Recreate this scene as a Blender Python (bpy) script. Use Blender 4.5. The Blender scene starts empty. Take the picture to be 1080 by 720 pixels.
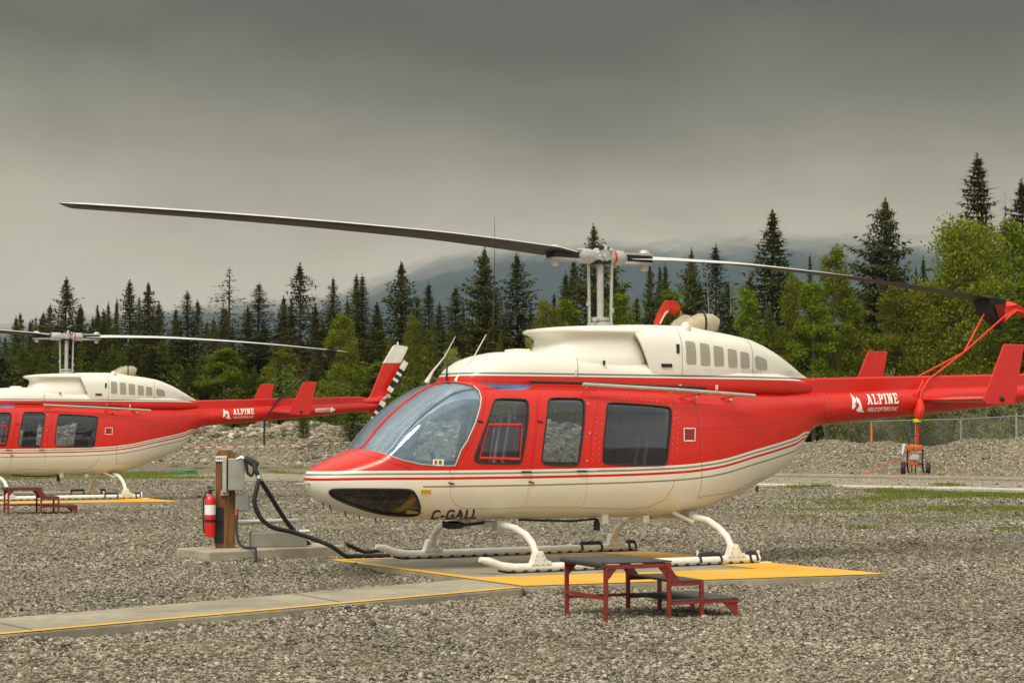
import bpy, bmesh, math, random
import numpy as np
from mathutils import Vector, Matrix
C = bpy.context.scene.collection
R = math.radians
PI = math.pi
scene = bpy.context.scene

# ------------------------------------------------------------------ object helpers
def tag(o, label=None, cat=None, group=None, kind=None):
    if label: o['label'] = label
    if cat: o['category'] = cat
    if group: o['group'] = group
    if kind: o['kind'] = kind
    return o
def empty(name, loc=(0, 0, 0), rz=0.0):
    o = bpy.data.objects.new(name, None); C.objects.link(o)
    o.location = loc; o.rotation_euler = (0, 0, rz); o.empty_display_size = .2
    return o
def children(o): return [c for c in bpy.data.objects if c.parent is o]
def copy_tree(o, parent=None):
    c = o.copy(); C.objects.link(c); c.parent = parent
    for ch in children(o): copy_tree(ch, c)
    return c

class MB:
    """collects geometry, links it as one mesh object"""
    def __init__(s): s.v = []; s.f = []; s.m = []
    def add(s, vs, fs, mat=0):
        b = len(s.v); s.v += [tuple(p) for p in vs]
        for f in fs: s.f.append(tuple(i + b for i in f)); s.m.append(mat)
        return s
    def box(s, lo, hi, mat=0, M=None):
        x0, y0, z0 = lo; x1, y1, z1 = hi
        vs = [(x0,y0,z0),(x1,y0,z0),(x1,y1,z0),(x0,y1,z0),(x0,y0,z1),(x1,y0,z1),(x1,y1,z1),(x0,y1,z1)]
        if M is not None: vs = [tuple(M @ Vector(p)) for p in vs]
        return s.add(vs, [(0,3,2,1),(4,5,6,7),(0,1,5,4),(1,2,6,5),(2,3,7,6),(3,0,4,7)], mat)
    def prism(s, poly, axis, a, b, mat=0, M=None):
        """poly of 2D points extruded along axis ('x','y','z') from a to b"""
        n = len(poly)
        def P(p, t):
            q = {'x': (t, p[0], p[1]), 'y': (p[0], t, p[1]), 'z': (p[0], p[1], t)}[axis]
            return tuple(M @ Vector(q)) if M is not None else q
        vs = [P(p, a) for p in poly] + [P(p, b) for p in poly]
        fs = [tuple(range(n))[::-1], tuple(range(n, 2*n))] + [(i, (i+1) % n, n+(i+1) % n, n+i) for i in range(n)]
        return s.add(vs, fs, mat)
    def tube(s, pts, r, seg=10, mat=0, caps=True, closed=False):
        pts = [Vector(p) for p in pts]; n = len(pts)
        rs = r if isinstance(r, (list, tuple)) else [r]*n
        rings = []; up = None
        for i, p in enumerate(pts):
            if closed: t = (pts[(i+1) % n] - pts[i-1])
            else: t = pts[min(i+1, n-1)] - pts[max(i-1, 0)]
            if t.length < 1e-9: t = Vector((0, 0, 1))
            t.normalize()
            if up is None: up = Vector((0, 0, 1)) if abs(t.z) < .9 else Vector((1, 0, 0))
            a = up - t * up.dot(t)
            if a.length < 1e-5: a = t.orthogonal()
            a.normalize(); b = t.cross(a); up = a
            rings.append([p + (a*math.cos(2*PI*k/seg) + b*math.sin(2*PI*k/seg))*rs[i] for k in range(seg)])
        vs = [q for rg in rings for q in rg]; fs = []
        m = n if closed else n-1
        for i in range(m):
            j = (i+1) % n
            for k in range(seg):
                l = (k+1) % seg
                fs.append((i*seg+k, i*seg+l, j*seg+l, j*seg+k))
        if caps and not closed:
            fs.append(tuple(range(seg))[::-1]); fs.append(tuple((n-1)*seg+k for k in range(seg)))
        return s.add(vs, fs, mat)
    def lathe(s, prof, c, axis=(0, 0, 1), seg=20, mat=0):
        """prof: list of (r, h) along axis from c"""
        ax = Vector(axis).normalized(); a = ax.orthogonal().normalized(); b = ax.cross(a); c = Vector(c)
        vs = []; fs = []
        for r, h in prof:
            for k in range(seg):
                vs.append(c + ax*h + (a*math.cos(2*PI*k/seg) + b*math.sin(2*PI*k/seg))*r)
        for i in range(len(prof)-1):
            for k in range(seg):
                l = (k+1) % seg
                fs.append((i*seg+k, i*seg+l, (i+1)*seg+l, (i+1)*seg+k))
        fs.append(tuple(range(seg))[::-1]); fs.append(tuple((len(prof)-1)*seg+k for k in range(seg)))
        return s.add(vs, fs, mat)
    def loft(s, rings, mat=0, cap0=True, cap1=True, rev=False):
        n = len(rings[0]); vs = [p for r in rings for p in r]; fs = []
        for i in range(len(rings)-1):
            for k in range(n):
                l = (k+1) % n
                f = (i*n+k, i*n+l, (i+1)*n+l, (i+1)*n+k)
                fs.append(f[::-1] if rev else f)
        if cap0: fs.append(tuple(range(n)) if rev else tuple(range(n))[::-1])
        if cap1:
            e = tuple((len(rings)-1)*n+k for k in range(n)); fs.append(e[::-1] if rev else e)
        return s.add(vs, fs, mat)
    def mesh(s, name, mats, flip=False, recalc=True, smooth=35):
        me = bpy.data.meshes.new(name)
        vs = [(x, -y, z) for x, y, z in s.v] if flip else s.v
        fs = [f[::-1] for f in s.f] if flip else s.f
        me.from_pydata(vs, [], fs); me.update()
        for m in (mats if isinstance(mats, (list, tuple)) else [mats]): me.materials.append(m)
        if any(s.m): me.polygons.foreach_set('material_index', s.m)
        if recalc:
            bm = bmesh.new(); bm.from_mesh(me); bmesh.ops.recalc_face_normals(bm, faces=bm.faces); bm.to_mesh(me); bm.free()
        if smooth:
            me.polygons.foreach_set('use_smooth', [True]*len(me.polygons))
            me.set_sharp_from_angle(angle=R(smooth))
        return me
    def build(s, name, mats, parent=None, flip=False, recalc=True, smooth=35, loc=None):
        o = bpy.data.objects.new(name, s.mesh(name, mats, flip, recalc, smooth)); C.objects.link(o)
        if parent: o.parent = parent
        if loc: o.location = loc
        return o
def bevel(o, w=.01, seg=2):
    m = o.modifiers.new('b', 'BEVEL'); m.width = w; m.segments = seg; m.limit_method = 'ANGLE'; m.angle_limit = R(40)
    return o
def np_mesh(name, V, F, mats, parent=None, mi=None, smooth=False):
    """V (n,3) array, F (m,k) array of equal-size faces"""
    me = bpy.data.meshes.new(name); n, k = F.shape
    me.vertices.add(len(V)); me.vertices.foreach_set('co', np.ascontiguousarray(V, dtype=np.float32).ravel())
    me.loops.add(n*k); me.loops.foreach_set('vertex_index', np.ascontiguousarray(F, dtype=np.int32).ravel())
    me.polygons.add(n); me.polygons.foreach_set('loop_start', np.arange(0, n*k, k, dtype=np.int32))
    if mi is not None: me.polygons.foreach_set('material_index', np.asarray(mi, dtype=np.int32))
    me.update(calc_edges=True)
    me.polygons.foreach_set('use_smooth', [smooth]*n)
    for m in (mats if isinstance(mats, (list, tuple)) else [mats]): me.materials.append(m)
    o = bpy.data.objects.new(name, me); C.objects.link(o)
    if parent: o.parent = parent
    return o

# ------------------------------------------------------------------ material helpers
class NT:
    def __init__(s, nt): s.t = nt; s.n = nt.nodes; s.l = nt.links
    def node(s, typ, **kw):
        n = s.n.new(typ)
        for k, v in kw.items():
            if k.startswith('i_'):
                key = k[2:]; key = int(key) if key.isdigit() else key.replace('_', ' ')
                s.set(n.inputs[key], v)
            else: setattr(n, k, v)
        return n
    def set(s, inp, v):
        if isinstance(v, bpy.types.NodeSocket): s.l.new(v, inp)
        else:
            if inp.type == 'RGBA' and len(v) == 3: v = (*v, 1)
            inp.default_value = v
    def math(s, op, a, b=None, c=None, clamp=False):
        n = s.n.new('ShaderNodeMath'); n.operation = op; n.use_clamp = clamp
        s.set(n.inputs[0], a)
        if b is not None: s.set(n.inputs[1], b)
        if c is not None: s.set(n.inputs[2], c)
        return n.outputs[0]
    def mix(s, f, a, b, blend='MIX'):
        n = s.n.new('ShaderNodeMix'); n.data_type = 'RGBA'; n.blend_type = blend
        s.set(n.inputs['Factor'], f)
        s.set(n.inputs[6], a); s.set(n.inputs[7], b)
        return n.outputs[2]
    def ramp(s, f, stops, interp='LINEAR'):
        n = s.n.new('ShaderNodeValToRGB'); n.color_ramp.interpolation = interp
        e = n.color_ramp.elements
        while len(e) < len(stops): e.new(.5)
        for k, (p, c) in zip(e, stops):
            k.position = p; k.color = (c, c, c, 1) if isinstance(c, (int, float)) else (*c, 1)
        s.set(n.inputs[0], f); return n.outputs[0]
    def noise(s, vec, scale, detail=4, rough=.55, dim='3D'):
        n = s.n.new('ShaderNodeTexNoise'); n.noise_dimensions = dim
        if vec is not None: s.l.new(vec, n.inputs['Vector'])
        n.inputs['Scale'].default_value = scale; n.inputs['Detail'].default_value = detail; n.inputs['Roughness'].default_value = rough
        return n.outputs[0]
    def map(s, v, a, b, c=0, d=1):
        n = s.n.new('ShaderNodeMapRange'); s.set(n.inputs[0], v)
        for i, q in enumerate((a, b, c, d)): s.set(n.inputs[i+1], q)
        return n.outputs[0]
    def bump(s, h, strength, dist=.01):
        n = s.n.new('ShaderNodeBump'); n.inputs['Strength'].default_value = strength; n.inputs['Distance'].default_value = dist
        s.l.new(h, n.inputs['Height']); return n.outputs[0]
def newmat(name):
    m = bpy.data.materials.new(name); m.use_nodes = True
    t = NT(m.node_tree); b = t.n['Principled BSDF']
    return m, t, b
def pset(t, b, col=None, rough=.5, metal=0, coat=0, spec=None, normal=None, trans=None):
    if col is not None: t.set(b.inputs['Base Color'], col)
    t.set(b.inputs['Roughness'], rough); t.set(b.inputs['Metallic'], metal); b.inputs['Coat Weight'].default_value = coat
    b.inputs['Coat Roughness'].default_value = .12
    if spec is not None: t.set(b.inputs['Specular IOR Level'], spec)
    if normal is not None: t.l.new(normal, b.inputs['Normal'])
def simple(name, col, rough=.5, metal=0, coat=0, var=.12, scale=6, bump=0, bscale=60):
    """plain material with worn, uneven colour"""
    m, t, b = newmat(name)
    oc = t.node('ShaderNodeTexCoord').outputs['Object']
    n = t.noise(oc, scale, 5, .6)
    f = t.map(n, .3, .7, 1-var, 1+var)
    c = t.mix(1.0, (*col, 1), f, 'MULTIPLY')
    r = t.map(t.noise(oc, scale*3, 3), .3, .7, max(0, rough-.08), min(1, rough+.08))
    pset(t, b, c, r, metal, coat, normal=t.bump(t.noise(oc, bscale, 3), bump, .004) if bump else None)
    return m

def text_mesh(body, size, bold=0.0, shear=0.0, space=1.0):
    """flat 2D text geometry -> (verts2d, faces) plus width"""
    cu = bpy.data.curves.new('t', 'FONT'); cu.body = body; cu.size = size; cu.offset = bold; cu.shear = shear; cu.space_character = space; cu.resolution_u = 3
    o = bpy.data.objects.new('t', cu); C.objects.link(o)
    dg = bpy.context.evaluated_depsgraph_get(); me = bpy.data.meshes.new_from_object(o.evaluated_get(dg))
    bm = bmesh.new(); bm.from_mesh(me); bmesh.ops.triangulate(bm, faces=bm.faces)
    bmesh.ops.subdivide_edges(bm, edges=[e for e in bm.edges if e.calc_length() > size*.15], cuts=2)
    bmesh.ops.triangulate(bm, faces=bm.faces)
    v = [(p.co.x, p.co.y) for p in bm.verts]; bm.verts.index_update(); f = [tuple(q.index for q in g.verts) for g in bm.faces]; bm.free()
    bpy.data.objects.remove(o); bpy.data.curves.remove(cu); bpy.data.meshes.remove(me)
    xs = [a for a, b in v]
    return [(a-min(xs), b) for a, b in v], f, max(xs)-min(xs)
def boolean(obj, cutter, op):
    m = obj.modifiers.new('x', 'BOOLEAN'); m.operation = op; m.object = cutter; m.solver = 'EXACT'
    dg = bpy.context.evaluated_depsgraph_get(); dg.update()
    me = bpy.data.meshes.new_from_object(obj.evaluated_get(dg)); obj.modifiers.remove(m)
    return me
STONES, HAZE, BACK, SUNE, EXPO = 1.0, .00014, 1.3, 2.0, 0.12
def interp(xs, ys, x):
    # monotone-ish cubic (Catmull) interpolation with clamped tangents
    n=len(xs)
    if x<=xs[0]: return ys[0]
    if x>=xs[-1]: return ys[-1]
    i=0
    while xs[i+1]<x: i+=1
    def d(k): return (ys[k+1]-ys[k])/(xs[k+1]-xs[k])
    def m(k):
        if k==0: return d(0)
        if k==n-1: return d(n-2)
        a,b=d(k-1),d(k)
        return 0.0 if a*b<=0 else 2*a*b/(a+b)
    h=xs[i+1]-xs[i]; t=(x-xs[i])/h
    return ((2*t**3-3*t*t+1)*ys[i]+(t**3-2*t*t+t)*h*m(i)+(-2*t**3+3*t*t)*ys[i+1]+(t**3-t*t)*h*m(i+1))
# station, top, bottom, height of max width, half width, exponent top, exponent bottom
BODY=[(-3.13,.875,.80,.84,.01,2,2),(-3.115,.90,.755,.84,.10,2,2),(-3.08,.925,.70,.84,.19,2,2.1),(-3.0,.965,.625,.85,.29,2.1,2.2),
(-2.85,1.03,.555,.86,.385,2.2,2.3),(-2.7,1.082,.505,.88,.46,2.5,2.4),(-2.6,1.120,.487,.89,.505,2.9,2.4),(-2.42,1.312,.465,.90,.565,3.5,2.5),
(-2.2,1.502,.452,.93,.61,3.9,2.6),(-2.0,1.635,.445,.96,.635,3.9,2.7),(-1.846,1.708,.44,.98,.645,3.8,2.7),(-1.65,1.747,.435,1.0,.655,3.7,2.8),
(-1.3,1.765,.432,1.02,.66,3.6,2.8),(-.5,1.755,.425,1.03,.66,4.0,2.8),(.3,1.74,.42,1.03,.655,4.0,2.8),(.85,1.72,.445,1.06,.625,3.8,2.7),
(1.33,1.705,.545,1.14,.545,3.5,2.6),(1.72,1.70,.685,1.24,.45,3.2,2.5),(2.06,1.695,.815,1.34,.35,2.9,2.4),(2.25,1.69,.93,1.40,.295,2.6,2.3),
(2.4,1.688,1.10,1.45,.25,2.4,2.2),(2.55,1.685,1.27,1.485,.21,2.2,2.1),(2.7,1.685,1.32,1.50,.185,2.05,2),(4.0,1.742,1.428,1.585,.158,2,2),(5.0,1.775,1.52,1.645,.128,2,2),(5.7,1.80,1.59,1.692,.105,2,2),(6.35,1.815,1.64,1.728,.085,2,2)]
_B=list(zip(*BODY))
def sec(x): return [interp(_B[0],_B[k],x) for k in range(1,7)]
def sectpt(s,ph,off=0.0):
    zt,zb,zc,w,nt,nb=s
    c,sn=math.cos(ph),math.sin(ph)
    n=nt if sn>=0 else nb
    w=max(w-off,.004); hz=(zt-zc if sn>=0 else zc-zb)-off; hz=max(hz,.004)
    return w*math.copysign(abs(c)**(2/n),c), zc+hz*math.copysign(abs(sn)**(2/n),sn)
def side_y(x,z):
    zt,zb,zc,w,nt,nb=sec(x)
    if z>=zc: q=(z-zc)/(zt-zc);n=nt
    else: q=(zc-z)/(zc-zb);n=nb
    if q>=1: return 0.0
    return w*(1-q**n)**(1/n)
# ------------------------------------------------------------------ materials
def stripe_material():
    """helicopter paint: red over off-white with pinstripes that follow the belly line (object space)"""
    m, t, b = newmat('fuselage_paint')
    oc = t.node('ShaderNodeTexCoord').outputs['Object']
    s = t.node('ShaderNodeSeparateXYZ', i_0=oc); x, z = s.outputs[0], s.outputs[2]
    pts = [(-3.15,.905),(-2.787,.914),(-2.0,.914),(-.757,.917),(.311,.934),(.76,.958),(1.561,1.089),(2.182,1.205),(2.42,1.262),(2.75,1.20)]
    fc = t.n.new('ShaderNodeFloatCurve'); cv = fc.mapping.curves[0]
    xn = lambda q: (q+3.2)/6.0
    zn = lambda q: (q-.8)/.6
    fc.mapping.use_clip = False
    for i, (px, pz) in enumerate(pts):
        if i < 2: cv.points[i].location = (xn(px), zn(pz))
        else: cv.points.new(xn(px), zn(pz))
    fc.mapping.update()
    t.l.new(t.map(x, -3.2, 2.8), fc.inputs['Value'])
    bz = t.math('ADD', t.math('MULTIPLY', fc.outputs[0], .6), .8)
    d = t.math('SUBTRACT', z, bz)
    def band(lo, hi):   # 1 inside lo<d<hi
        return t.math('MULTIPLY', t.math('GREATER_THAN', d, lo), t.math('LESS_THAN', d, hi))
    red = t.math('MAXIMUM', t.math('GREATER_THAN', d, 0), band(-.084, -.060))
    red = t.math('MAXIMUM', red, t.math('GREATER_THAN', x, 2.6))
    gry = t.math('MAXIMUM', band(-.039, -.021), t.math('MULTIPLY', band(-.154, -.138), t.math('GREATER_THAN', x, -2.25)))
    n = t.noise(oc, 3, 5, .6); n2 = t.noise(oc, 25, 4, .6)
    redc = t.mix(n, (.54,.009,.003), (.67,.014,.005))
    whc = t.mix(n, (.76,.73,.64), (.82,.80,.72))
    # grime that gathers under the belly, in streaks along the airflow
    mp = t.node('ShaderNodeMapping', i_Vector=oc); mp.inputs['Scale'].default_value = (.6, 4, 4)
    st = t.noise(mp.outputs[0], 3, 5, .6)
    dirt = t.math('MULTIPLY', t.map(z, .40, .56, 1, 0), t.map(st, .35, .7, .2, .9))
    whc = t.mix(dirt, whc, (.42,.32,.14))
    whc = t.mix(t.map(n2, .62, .8, 0, .12), whc, (.35,.31,.25))
    c = t.mix(red, whc, redc); c = t.mix(gry, c, (.24,.24,.20))
    pset(t, b, c, t.map(n2, .3, .7, .26, .38), 0, .12)
    wob = t.noise(oc, 2.2, 2, .4)
    t.l.new(t.bump(wob, .25, .012), b.inputs['Normal'])
    return m
def cowl_material():
    m, t, b = newmat('cowling_paint')
    oc = t.node('ShaderNodeTexCoord').outputs['Object']
    s = t.node('ShaderNodeSeparateXYZ', i_0=oc); x, z = s.outputs[0], s.outputs[2]
    n = t.noise(oc, 3, 5, .6); n2 = t.noise(oc, 22, 4, .6)
    redc = t.mix(n, (.52,.009,.003), (.65,.014,.005)); whc = t.mix(n, (.77,.745,.66), (.83,.81,.74))
    gl = lambda a, q: t.math('MULTIPLY', t.math('GREATER_THAN', z, a), t.math('LESS_THAN', z, q))
    soot = t.math('MULTIPLY', t.math('MULTIPLY', gl(1.84, 1.885), t.map(x, .6, .9)), t.map(t.noise(oc, 5, 4), .35, .7, .0, .45))
    whc = t.mix(soot, whc, (.45,.22,.12))
    c = t.mix(t.math('LESS_THAN', z, 1.785), whc, redc)
    c = t.mix(gl(1.800, 1.817), c, (.16,.17,.145))
    pset(t, b, c, t.map(n2, .3, .7, .28, .4), 0, .12)
    return m
def glass_mat(name, tint, haze, hazecol, gloss_min=.06, gloss_max=.9):
    """thin curved acrylic: mostly see-through, with a film of dust and painted sky sheen, mirror-like at grazing angles"""
    m = bpy.data.materials.new(name); m.use_nodes = True; t = NT(m.node_tree); t.n.clear()
    oc = t.node('ShaderNodeTexCoord').outputs['Object']
    tr = t.node('ShaderNodeBsdfTransparent', i_Color=tint); di = t.node('ShaderNodeBsdfDiffuse', i_Color=hazecol)
    gl = t.node('ShaderNodeBsdfGlossy', i_Color=(.95,.97,1), i_Roughness=.03)
    hz = t.map(t.noise(oc, 3.5, 5, .65), .3, .75, haze*.5, haze*1.4)
    m1 = t.node('ShaderNodeMixShader', i_0=hz, i_1=tr.outputs[0], i_2=di.outputs[0])
    fr = t.node('ShaderNodeFresnel', i_IOR=1.55)
    m2 = t.node('ShaderNodeMixShader', i_0=t.map(fr.outputs[0], 0, 1, gloss_min, gloss_max), i_1=m1.outputs[0], i_2=gl.outputs[0])
    o = t.node('ShaderNodeOutputMaterial'); t.l.new(m2.outputs[0], o.inputs[0])
    return m
M = {}
M['paint'] = stripe_material(); M['cowl'] = cowl_material()
M['red'] = simple('red_gloss_paint', (.61,.011,.004), .32, coat=.12, var=.06)
M['white'] = simple('white_gloss_paint', (.73,.71,.65), .42, coat=.1, var=.14)
M['decal'] = simple('white_decal', (.85,.85,.82), .5, var=.03)
M['redecal'] = simple('red_decal', (.60,.03,.02), .5, var=.03)
M['darkletter'] = simple('dark_decal', (.035,.035,.03), .5, var=.1)
M['rubber'] = simple('black_rubber', (.018,.018,.018), .7, var=.3, scale=15)
M['interior'] = simple('cabin_lining', (.07,.075,.085), .8, var=.3)
M['black'] = simple('matt_black', (.012,.012,.013), .6, var=.3)
M['seat'] = simple('maroon_seat_cloth', (.16,.035,.04), .9, var=.25, bump=.3)
M['greyseat'] = simple('grey_seat_cloth', (.20,.21,.23), .9, var=.2, bump=.3)
M['belt'] = simple('pale_webbing', (.55,.53,.48), .8)
M['alu'] = simple('brushed_aluminium', (.62,.62,.60), .38, metal=.85, var=.12, scale=12)
M['dullalu'] = simple('dull_aluminium', (.48,.48,.44), .55, metal=.4, var=.15, scale=10)
M['hub'] = simple('pale_grey_hub_paint', (.41,.41,.39), .42, metal=.15, var=.15, scale=18)
M['bladeskin'] = simple('blade_skin', (.032,.027,.023), .5, var=.25, scale=8)
M['bladetop'] = simple('blade_leading_strip', (.66,.66,.63), .4, metal=.15, var=.1)
M['screen'] = simple('grille_mesh', (.36,.34,.28), .75, var=.15, scale=50, bump=.6, bscale=260)
M['exhaust'] = simple('tan_exhaust_cover', (.42,.36,.25), .7, var=.15, scale=12, bump=.3, bscale=40)
M['amber'] = simple('amber_lens', (.55,.33,.02), .3)
M['chinliner'] = simple('chin_bay_liner', (.10,.085,.06), .8, var=.4)
M['glass'] = glass_mat('tinted_window', (.80,.84,.88), .02, (.35,.42,.50), 0, .75)
M['wind'] = glass_mat('windshield_acrylic', (.84,.92,.99), .15, (.46,.64,.82), 0, .8)  # pale blue haze colour stands in for sky reflected in the windshield
M['chinglass'] = glass_mat('smoked_chin_window', (.55,.52,.46), .05, (.2,.2,.18), 0, .7)
M['skyblue'] = glass_mat('blue_roof_window', (.10,.30,.60), .45, (.08,.25,.55), .1)
M['sleeve'] = simple('red_fabric', (.78,.042,.015), .75, var=.15, scale=25)
M['strap'] = simple('red_webbing', (.62,.02,.02), .7, var=.2, scale=60)
M['lime'] = simple('lime_webbing', (.55,.75,.02), .7)
M['yellowrod'] = simple('yellow_rod', (.65,.42,.03), .5)

# ------------------------------------------------------------------ helicopter
WIN1=[(-1.482,1.568),(-1.191,1.563),(-1.169,1.537),(-1.19,1.396),(-1.239,1.133),(-1.268,.984),(-1.308,.967),(-1.711,.979),(-1.759,1.005),(-1.748,1.057),(-1.637,1.316),(-1.527,1.544)]
WIN2=[(-.915,1.578),(-.585,1.576),(-.557,1.541),(-.583,1.397),(-.621,1.13),(-.648,.97),(-.685,.943),(-1.014,.955),(-1.05,.991),(-1.046,1.061),(-1.008,1.308),(-.953,1.547)]
WIN3=[(-.287,1.538),(-.043,1.53),(.337,1.505),(.411,1.491),(.418,1.455),(.378,1.216),(.35,.97),(.311,.938),(-.072,.946),(-.36,.957),(-.386,.994),(-.369,1.218),(-.317,1.506)]
WSB=[(-2.645,1.112),(-2.60,1.078),(-2.53,1.045),(-2.432,1.007),(-2.274,.971),(-2.108,.956),(-1.95,.955)]
WSA=[(-1.892,1.092),(-1.827,1.183),(-1.738,1.351),(-1.682,1.481),(-1.648,1.569),(-1.642,1.642),(-1.665,1.685)]
CHIN=[(-3.014,.72),(-3.006,.742),(-2.974,.751),(-2.785,.752),(-2.547,.75),(-2.378,.745),(-2.332,.727),(-2.279,.657),(-2.226,.577),(-2.196,.525),(-2.20,.505),(-2.26,.495),(-2.40,.503),(-2.56,.527),(-2.70,.563),(-2.87,.626),(-2.975,.678)]
DOOR1=[(-1.585,1.655),(-1.391,1.662),(-1.03,1.66),(-1.089,1.484),(-1.130,1.22),(-1.158,1.044),(-1.178,.825),(-1.172,.557),(-1.481,.55),(-1.798,.563),(-1.891,.598),(-1.965,.662),(-1.99,.749),(-1.985,.852),(-1.905,.99),(-1.775,1.187),(-1.635,1.482),(-1.60,1.59)]
DOOR2=[(-1.01,1.66),(-.381,1.655),(-.44,1.45),(-.506,1.218),(-.546,.835),(-.521,.545),(-.863,.55),(-1.155,.557),(-1.160,.825),(-1.140,1.044),(-1.112,1.22),(-1.071,1.484)]
STA = sorted(set([-3.13,-3.125,-3.115,-3.1,-3.08,-3.05,-3.02] + [round(-3+.05*i,3) for i in range(0,115)] + [2.75+.15*i for i in range(0,24)] + [6.35]))
NPH = 72
def ring(x, off=0.0, n=NPH):
    s = sec(x); out = []
    for k in range(n):
        y, z = sectpt(s, 2*PI*k/n, off); out.append((x, y, z))
    return out
def refine(poly, step=.04):
    out = []
    for i, p in enumerate(poly):
        q = poly[(i+1) % len(poly)]; n = max(1, int(math.dist(p, q)/step))
        out += [(p[0]+(q[0]-p[0])*k/n, p[1]+(q[1]-p[1])*k/n) for k in range(n)]
    return out
def rounded(poly, it=2):
    for _ in range(it):
        out = []
        for i, p in enumerate(poly):
            q = poly[(i+1) % len(poly)]
            out += [(p[0]*.8+q[0]*.2, p[1]*.8+q[1]*.2), (p[0]*.2+q[0]*.8, p[1]*.2+q[1]*.8)]
        poly = out
    return poly
def rcorner(poly, r):
    out = []
    for i, p in enumerate(poly):
        a, q = poly[i-1], poly[(i+1) % len(poly)]
        u = Vector((a[0]-p[0], a[1]-p[1])).normalized()*r; v = Vector((q[0]-p[0], q[1]-p[1])).normalized()*r
        for t in (0, .33, .67, 1): out.append((p[0]+u.x*(1-t)**2+v.x*t*t, p[1]+u.y*(1-t)**2+v.y*t*t))
    return out
def sliced(poly, dy=.012, dx=.05):
    """flat polygon cut into strips so that it can follow a curved skin"""
    bm = bmesh.new(); bm.faces.new([bm.verts.new((x, y, 0)) for x, y in poly])
    ys = [p[1] for p in poly]; xs = [p[0] for p in poly]
    for lo, hi, st, no in ((min(ys), max(ys), dy, (0,1,0)), (min(xs), max(xs), dx, (1,0,0))):
        t = lo+st
        while t < hi-1e-5:
            co = (0, t, 0) if no[1] else (t, 0, 0)
            bmesh.ops.bisect_plane(bm, geom=bm.verts[:]+bm.edges[:]+bm.faces[:], plane_co=co, plane_no=no, dist=1e-6); t += st
    bm.verts.index_update(); v = [(q.co.x, q.co.y) for q in bm.verts]; f = [tuple(w.index for w in g.verts) for g in bm.faces]; bm.free(); return v, f
def shrink(poly, d):
    n = len(poly); A = sum(poly[i][0]*poly[(i+1) % n][1]-poly[(i+1) % n][0]*poly[i][1] for i in range(n)); sg = 1 if A > 0 else -1
    out = []
    for i in range(n):
        a, b, c = poly[i-1], poly[i], poly[(i+1) % n]
        t = (c[0]-a[0], c[1]-a[1]); L = math.hypot(*t) or 1
        out.append((b[0]-sg*t[1]/L*d, b[1]+sg*t[0]/L*d))
    return out
def surf(x, z, side=1, off=0.0):
    """point on the fuselage side at (x, z), pushed outward by off"""
    y = side_y(x, z); e = .01
    dyx = (side_y(x+e, z)-side_y(x-e, z))/(2*e); dyz = (side_y(x, z+e)-side_y(x, z-e))/(2*e)
    dyx = max(-4, min(4, dyx)); dyz = max(-4, min(4, dyz))
    n = Vector((-dyx, 1, -dyz)).normalized()
    return (x+n.x*off, (y+n.y*off)*side, z+n.z*off)
def shell(off0, off1, mats, x0=None, x1=None, name='shell'):
    b = MB()
    st = [x for x in STA if (x0 is None or x >= x0) and (x1 is None or x <= x1)]
    b.loft([ring(x, off0) for x in st], 0)
    st2 = [x for x in st if x >= -3.08 and x <= (x1-.25 if x1 else 2.4)]
    b.loft([ring(x, off1) for x in st2], 1 if len(mats) > 1 else 0, rev=True)
    me = b.mesh(name, mats, flip=True, recalc=False, smooth=0)
    o = bpy.data.objects.new(name, me); C.objects.link(o); return o
def cutter(items, name='cut'):
    """items: list of (poly, axis, a, b) prisms in port coordinates"""
    b = MB()
    for poly, ax, a, c in items: b.prism(poly, ax, a, c)
    return b.build(name, M['black'], flip=True, smooth=0)
def finish(me, name, parent, mats=None, smooth=30):
    me.name = name
    if mats:
        me.materials.clear()
        for m in mats: me.materials.append(m)
        if len(mats) == 1: me.polygons.foreach_set('material_index', [0]*len(me.polygons))
    me.polygons.foreach_set('use_smooth', [True]*len(me.polygons)); me.set_sharp_from_angle(angle=R(smooth))
    o = bpy.data.objects.new(name, me); C.objects.link(o); o.parent = parent; return o

def supersec(x, zb, zt, w, n, k=40, zc=None):
    """closed superellipse ring in the y-z plane"""
    zc = (zb+zt)/2 if zc is None else zc; out = []
    for i in range(k):
        a = 2*PI*i/k; c, s = math.cos(a), math.sin(a)
        hz = zt-zc if s >= 0 else zc-zb
        out.append((x, w*math.copysign(abs(c)**(2/n), c), zc+hz*math.copysign(abs(s)**(2/n), s)))
    return out
def slab_poly(cx, r, pts):  return pts

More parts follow.
